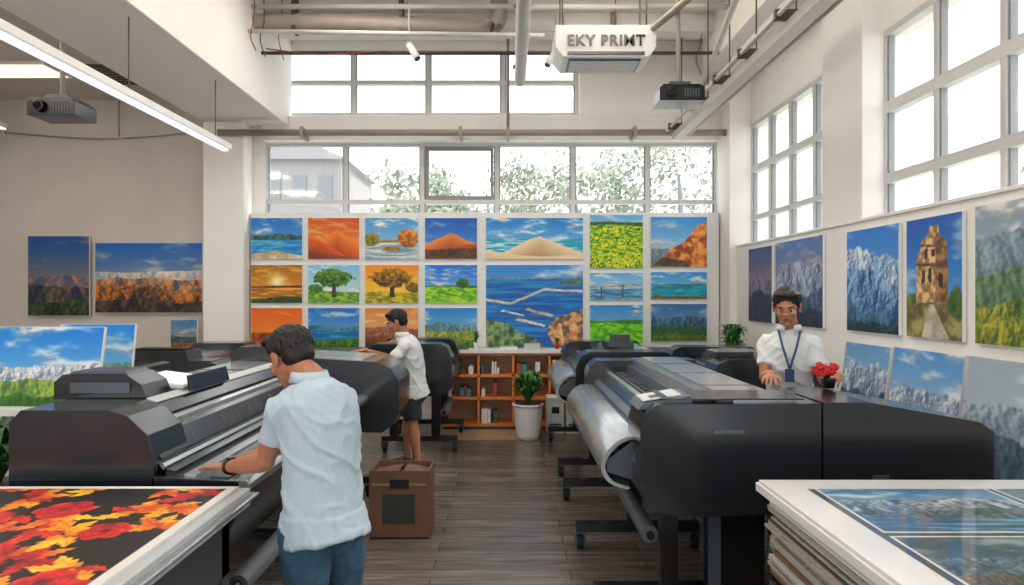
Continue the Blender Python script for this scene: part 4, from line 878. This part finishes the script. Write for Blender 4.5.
def human(name, pelvis, neck, left, head_c, head_f, head_up, arms, feet, top, bottom, skin=skinM, k=1.0, shorts=False, sd=1, back=.03, sleeve=.62, shoemat=None, width=1.0):
    pelvis, neck, left = V(pelvis), V(neck), V(left).normalized()
    up = (neck-pelvis).normalized(); fw = left.cross(V((0, 0, 1))).normalized()
    par = empty(name, (pelvis.x, pelvis.y, 0))
    bk = -fw*back
    pts = [pelvis-up*.12, pelvis-up*.03, pelvis.lerp(neck, .3)+bk*.7, pelvis.lerp(neck, .6)+bk, pelvis.lerp(neck, .82)+bk, neck-up*.03, neck+up*.012]
    rad = [(.186, .146), (.180, .140), (.166, .126), (.178, .128), (.174, .108), (.096, .074), (.062, .062)]
    rad = [(a*k*width, b_*k) for a, b_ in rad]
    tg = [loft(pts, rad, left, 24, 4)]
    sh = {}; sw = min(1.0, width+.03)
    for s, key in ((1, 'L'), (-1, 'R')):
        A = arms[key]; S = V(A.get('S', neck-up*.095*k+left*s*.160*k*width+bk*.5)); E_ = V(A['E']); sh[key] = S
        tg.append(loft([neck-up*.055+left*s*.05, S.lerp(neck-up*.06, .35), S, S.lerp(E_, sleeve*.5), S.lerp(E_, sleeve)], [.052*k, .058*k*sw, .059*k*sw, .057*k*sw, .060*k*sw], fw, 16, 4))
    remesh('shirt', tg, .0075, par, top, 7, disp=wrinkle(.0085, sd=sd, lo=pelvis.z-.12))
    n = 20; rr = .064*k
    b = MB('collar'); vs = []; fs = []
    for i in range(n+1):
        a = -2.75+5.5*i/n; d = left*math.sin(a)-fw*math.cos(a)
        base = neck+up*.005+fw*.004
        vs += [base+d*rr*1.02+up*.026, base+d*(rr*1.08)+up*.028, base+d*(rr*1.28)-up*.010*(1+.7*abs(a)/2.75), base+d*rr*1.06-up*.015]
    for i in range(n):
        for j in range(4): fs.append((i*4+j, i*4+(j+1) % 4, (i+1)*4+(j+1) % 4, (i+1)*4+j))
    fs += [(0, 1, 2, 3), (n*4+3, n*4+2, n*4+1, n*4)]
    b.add((vs, fs), top); b.done(parent=par)
    for key, nm in (('L', 'left_arm'), ('R', 'right_arm')):
        A = arms[key]; S = sh[key]; E_ = V(A['E'])
        arm(nm, par, S.lerp(E_, .15), E_, A['W'], A['hd'], A['hn'], A['th'], skin, k, A.get('curl', (12, 22, 22)))
    lg = [loft([pelvis+up*.06, pelvis-V((0, 0, .03)), pelvis-V((0, 0, .12))], [(.140*k, .095*k), (.155*k, .112*k), (.12*k, .10*k)], left, 20, 3)]
    sk = []
    b = MB('shoes')
    for s, ft, kn in feet:
        ft, kn = V(ft), V(kn); hip = pelvis+left*s*.080*k-V((0, 0, .05)); an = ft+V((0, 0, .09))
        if shorts:
            lg.append(loft([hip, hip.lerp(kn, .5), kn+V((0, 0, .04))], [.094*k, .090*k, .086*k], left, 16, 4))
            sk.append(loft([hip.lerp(kn, .6), kn, kn.lerp(an, .3), kn.lerp(an, .75), an-V((0, 0, .03))], [.062*k, .050*k, .056*k, .036*k, .034*k], left, 14, 4))
        else:
            lg.append(loft([hip, hip.lerp(kn, .5), kn, kn.lerp(an, .4), an-V((0, 0, .03))], [.094*k, .086*k, .066*k, .062*k, .056*k], left, 16, 4))
        o = ft+V((0, 0, .0))
        b.add(loft([o-fw*.07+V((0, 0, .045)), o+V((0, 0, .052)), o+fw*.08+V((0, 0, .042)), o+fw*.16+V((0, 0, .032)), o+fw*.195+V((0, 0, .028))], [(.030, .035), (.042, .052), (.044, .040), (.046, .030), (.02, .02)], left, 14, 4), shoemat or white)
        b.add(loft([o-fw*.08+V((0, 0, .012)), o+fw*.05+V((0, 0, .012)), o+fw*.205+V((0, 0, .012))], [(.032, .012), (.046, .012), (.030, .012)], left, 14, 4), rubber)
    b.done(parent=par)
    remesh('shorts' if shorts else 'trousers', lg, .009, par, bottom, 5, disp=wrinkle(.005, sd=sd+9))
    if sk: remesh('legs', sk, .006, par, skin, 3)
    Mx = make_head(par, head_c, head_f, head_up, k, skin, hairM, neck, sd)
    return par, fw, up, Mx

L1 = V((-.64, -.77, 0))
p1, fw1, up1, _ = human('print_shop_worker', (-.705, 2.60, .84), (-.775, 2.68, 1.32), L1, (-.875, 2.745, 1.40), (-.74, .54, -.46), (-.3, .2, .9),
    {'L': dict(E=(-.925, 2.595, 1.015), W=(-1.15, 2.80, .945), hd=(-.17, .11, -.02), hn=(.0, .1, 1), th=(.5, .8, 0), curl=(6, 14, 14)),
     'R': dict(E=(-.80, 3.02, 1.05), W=(-1.06, 3.08, .945), hd=(-.2, .0, -.02), hn=(0, 0, 1), th=(0, -1, 0), curl=(6, 14, 14))},
    [(1, (-.76, 2.50, 0), (-.74, 2.53, .46)), (-1, (-.62, 2.72, 0), (-.64, 2.70, .46))], shirtM, jeansM, sd=2, width=.91, k=1.0)
b = MB('wristwatch'); W = V((-1.13, 2.785, .95)); d = V((-.2, .19, -.06)).normalized()
b.cyl(tuple(W-d*.012), tuple(W+d*.012), .0335, dark2, 20); b.cyl(tuple(W+V((0, 0, .03))), tuple(W+V((0, 0, .04))), .018, glassy, 16); b.done(parent=p1)

p2, *_ = human('print_shop_worker', (-.91, 6.50, .80), (-1.0, 6.46, 1.27), V((.1, -1, 0)), (-1.05, 6.44, 1.395), (-.90, -.12, -.38), (-.35, 0, .93),
    {'L': dict(E=(-1.10, 6.24, 1.00), W=(-1.26, 6.05, 1.16), hd=(-.12, -.14, .0), hn=(0, 0, 1), th=(0, 1, 0)),
     'R': dict(E=(-1.12, 6.62, 1.02), W=(-1.3, 6.42, 1.12), hd=(-.1, -.2, .0), hn=(0, 0, 1), th=(0, -1, 0))},
    [(1, (-.84, 6.36, 0), (-.89, 6.38, .44)), (-1, (-.96, 6.60, 0), (-.97, 6.60, .44))], shirtW, pantsM, k=.97, shorts=True, sd=5, shoemat=dark)

L3 = V((.93, -.36, 0))
p3, fw3, up3, _ = human('print_shop_worker', (1.85, 4.48, .93), (1.80, 4.37, 1.43), L3, (1.76, 4.31, 1.575), (-.42, -.86, -.26), (-.12, -.2, .97),
    {'L': dict(E=(1.975, 4.27, 1.12), W=(1.93, 3.99, 1.175), hd=(-.10, -.12, -.01), hn=(.35, .1, .9), th=(-1, .6, .3), curl=(30, 45, 35)),
     'R': dict(E=(1.65, 4.38, 1.12), W=(1.585, 4.11, 1.175), hd=(-.08, -.16, -.03), hn=(0, 0, 1), th=(1, 0, 0))},
    [(1, (1.95, 4.47, 0), (1.94, 4.45, .48)), (-1, (1.78, 4.52, 0), (1.78, 4.50, .48))], shirtW, pantsM, sd=8, back=.0, width=.86)
lan = M('lanyard_blue', '#2a4270', .6); b = MB('lanyard')
ch = V((1.80, 4.37, 1.43)); lf = L3.normalized()
bot = ch+fw3*.145-V((0, 0, .24))
for s in (-1, 1):
    b.add(loft([ch+lf*s*.062-fw3*.01+V((0, 0, .02)), ch+lf*s*.060+fw3*.075-V((0, 0, .02)), ch+lf*s*.035+fw3*.135-V((0, 0, .12)), bot], [(.007, .003)]*4, lf, 8, 4), lan)
b.done(parent=p3)
b = MB('id_badge'); c = bot-V((0, 0, .04)); vs = []
for dz in (-.04, .04):
    for dx in (-.027, .027):
        for dn in (0, .004): vs.append(c+lf*dx+fw3*dn+V((0, 0, dz)))
b.add((vs, [(0, 2, 3, 1), (4, 5, 7, 6), (0, 1, 5, 4), (2, 6, 7, 3), (0, 4, 6, 2), (1, 3, 7, 5)]), lan, False); b.done(parent=p3)

# ------------------------------------------------------------------ light
w = bpy.data.worlds.new('world'); scene.world = w; w.use_nodes = True
bg = w.node_tree.nodes['Background']; bg.inputs[0].default_value = (0.96, 0.98, 1.0, 1); bg.inputs[1].default_value = 3.0
sun = bpy.data.lights.new('sun', 'SUN'); sun.energy = 3.2; sun.angle = math.radians(10); sun.color = (1, .93, .82)
so = bpy.data.objects.new('sun', sun); so.rotation_euler = V((-.75, -.25, -.62)).to_track_quat('-Z', 'Y').to_euler(); so.location = (10, 4, 10); scene.collection.objects.link(so)

# ------------------------------------------------------------------ camera
cd = bpy.data.cameras.new('camera'); cd.lens = 24; cd.sensor_width = 36; cd.shift_x = 4/1024; cd.shift_y = 2.5/1024; cd.clip_start = .05
co = bpy.data.objects.new('camera', cd); co.location = (0, 0, 1.65); co.rotation_euler = (math.pi/2, 0, 0); scene.collection.objects.link(co)
scene.camera = co
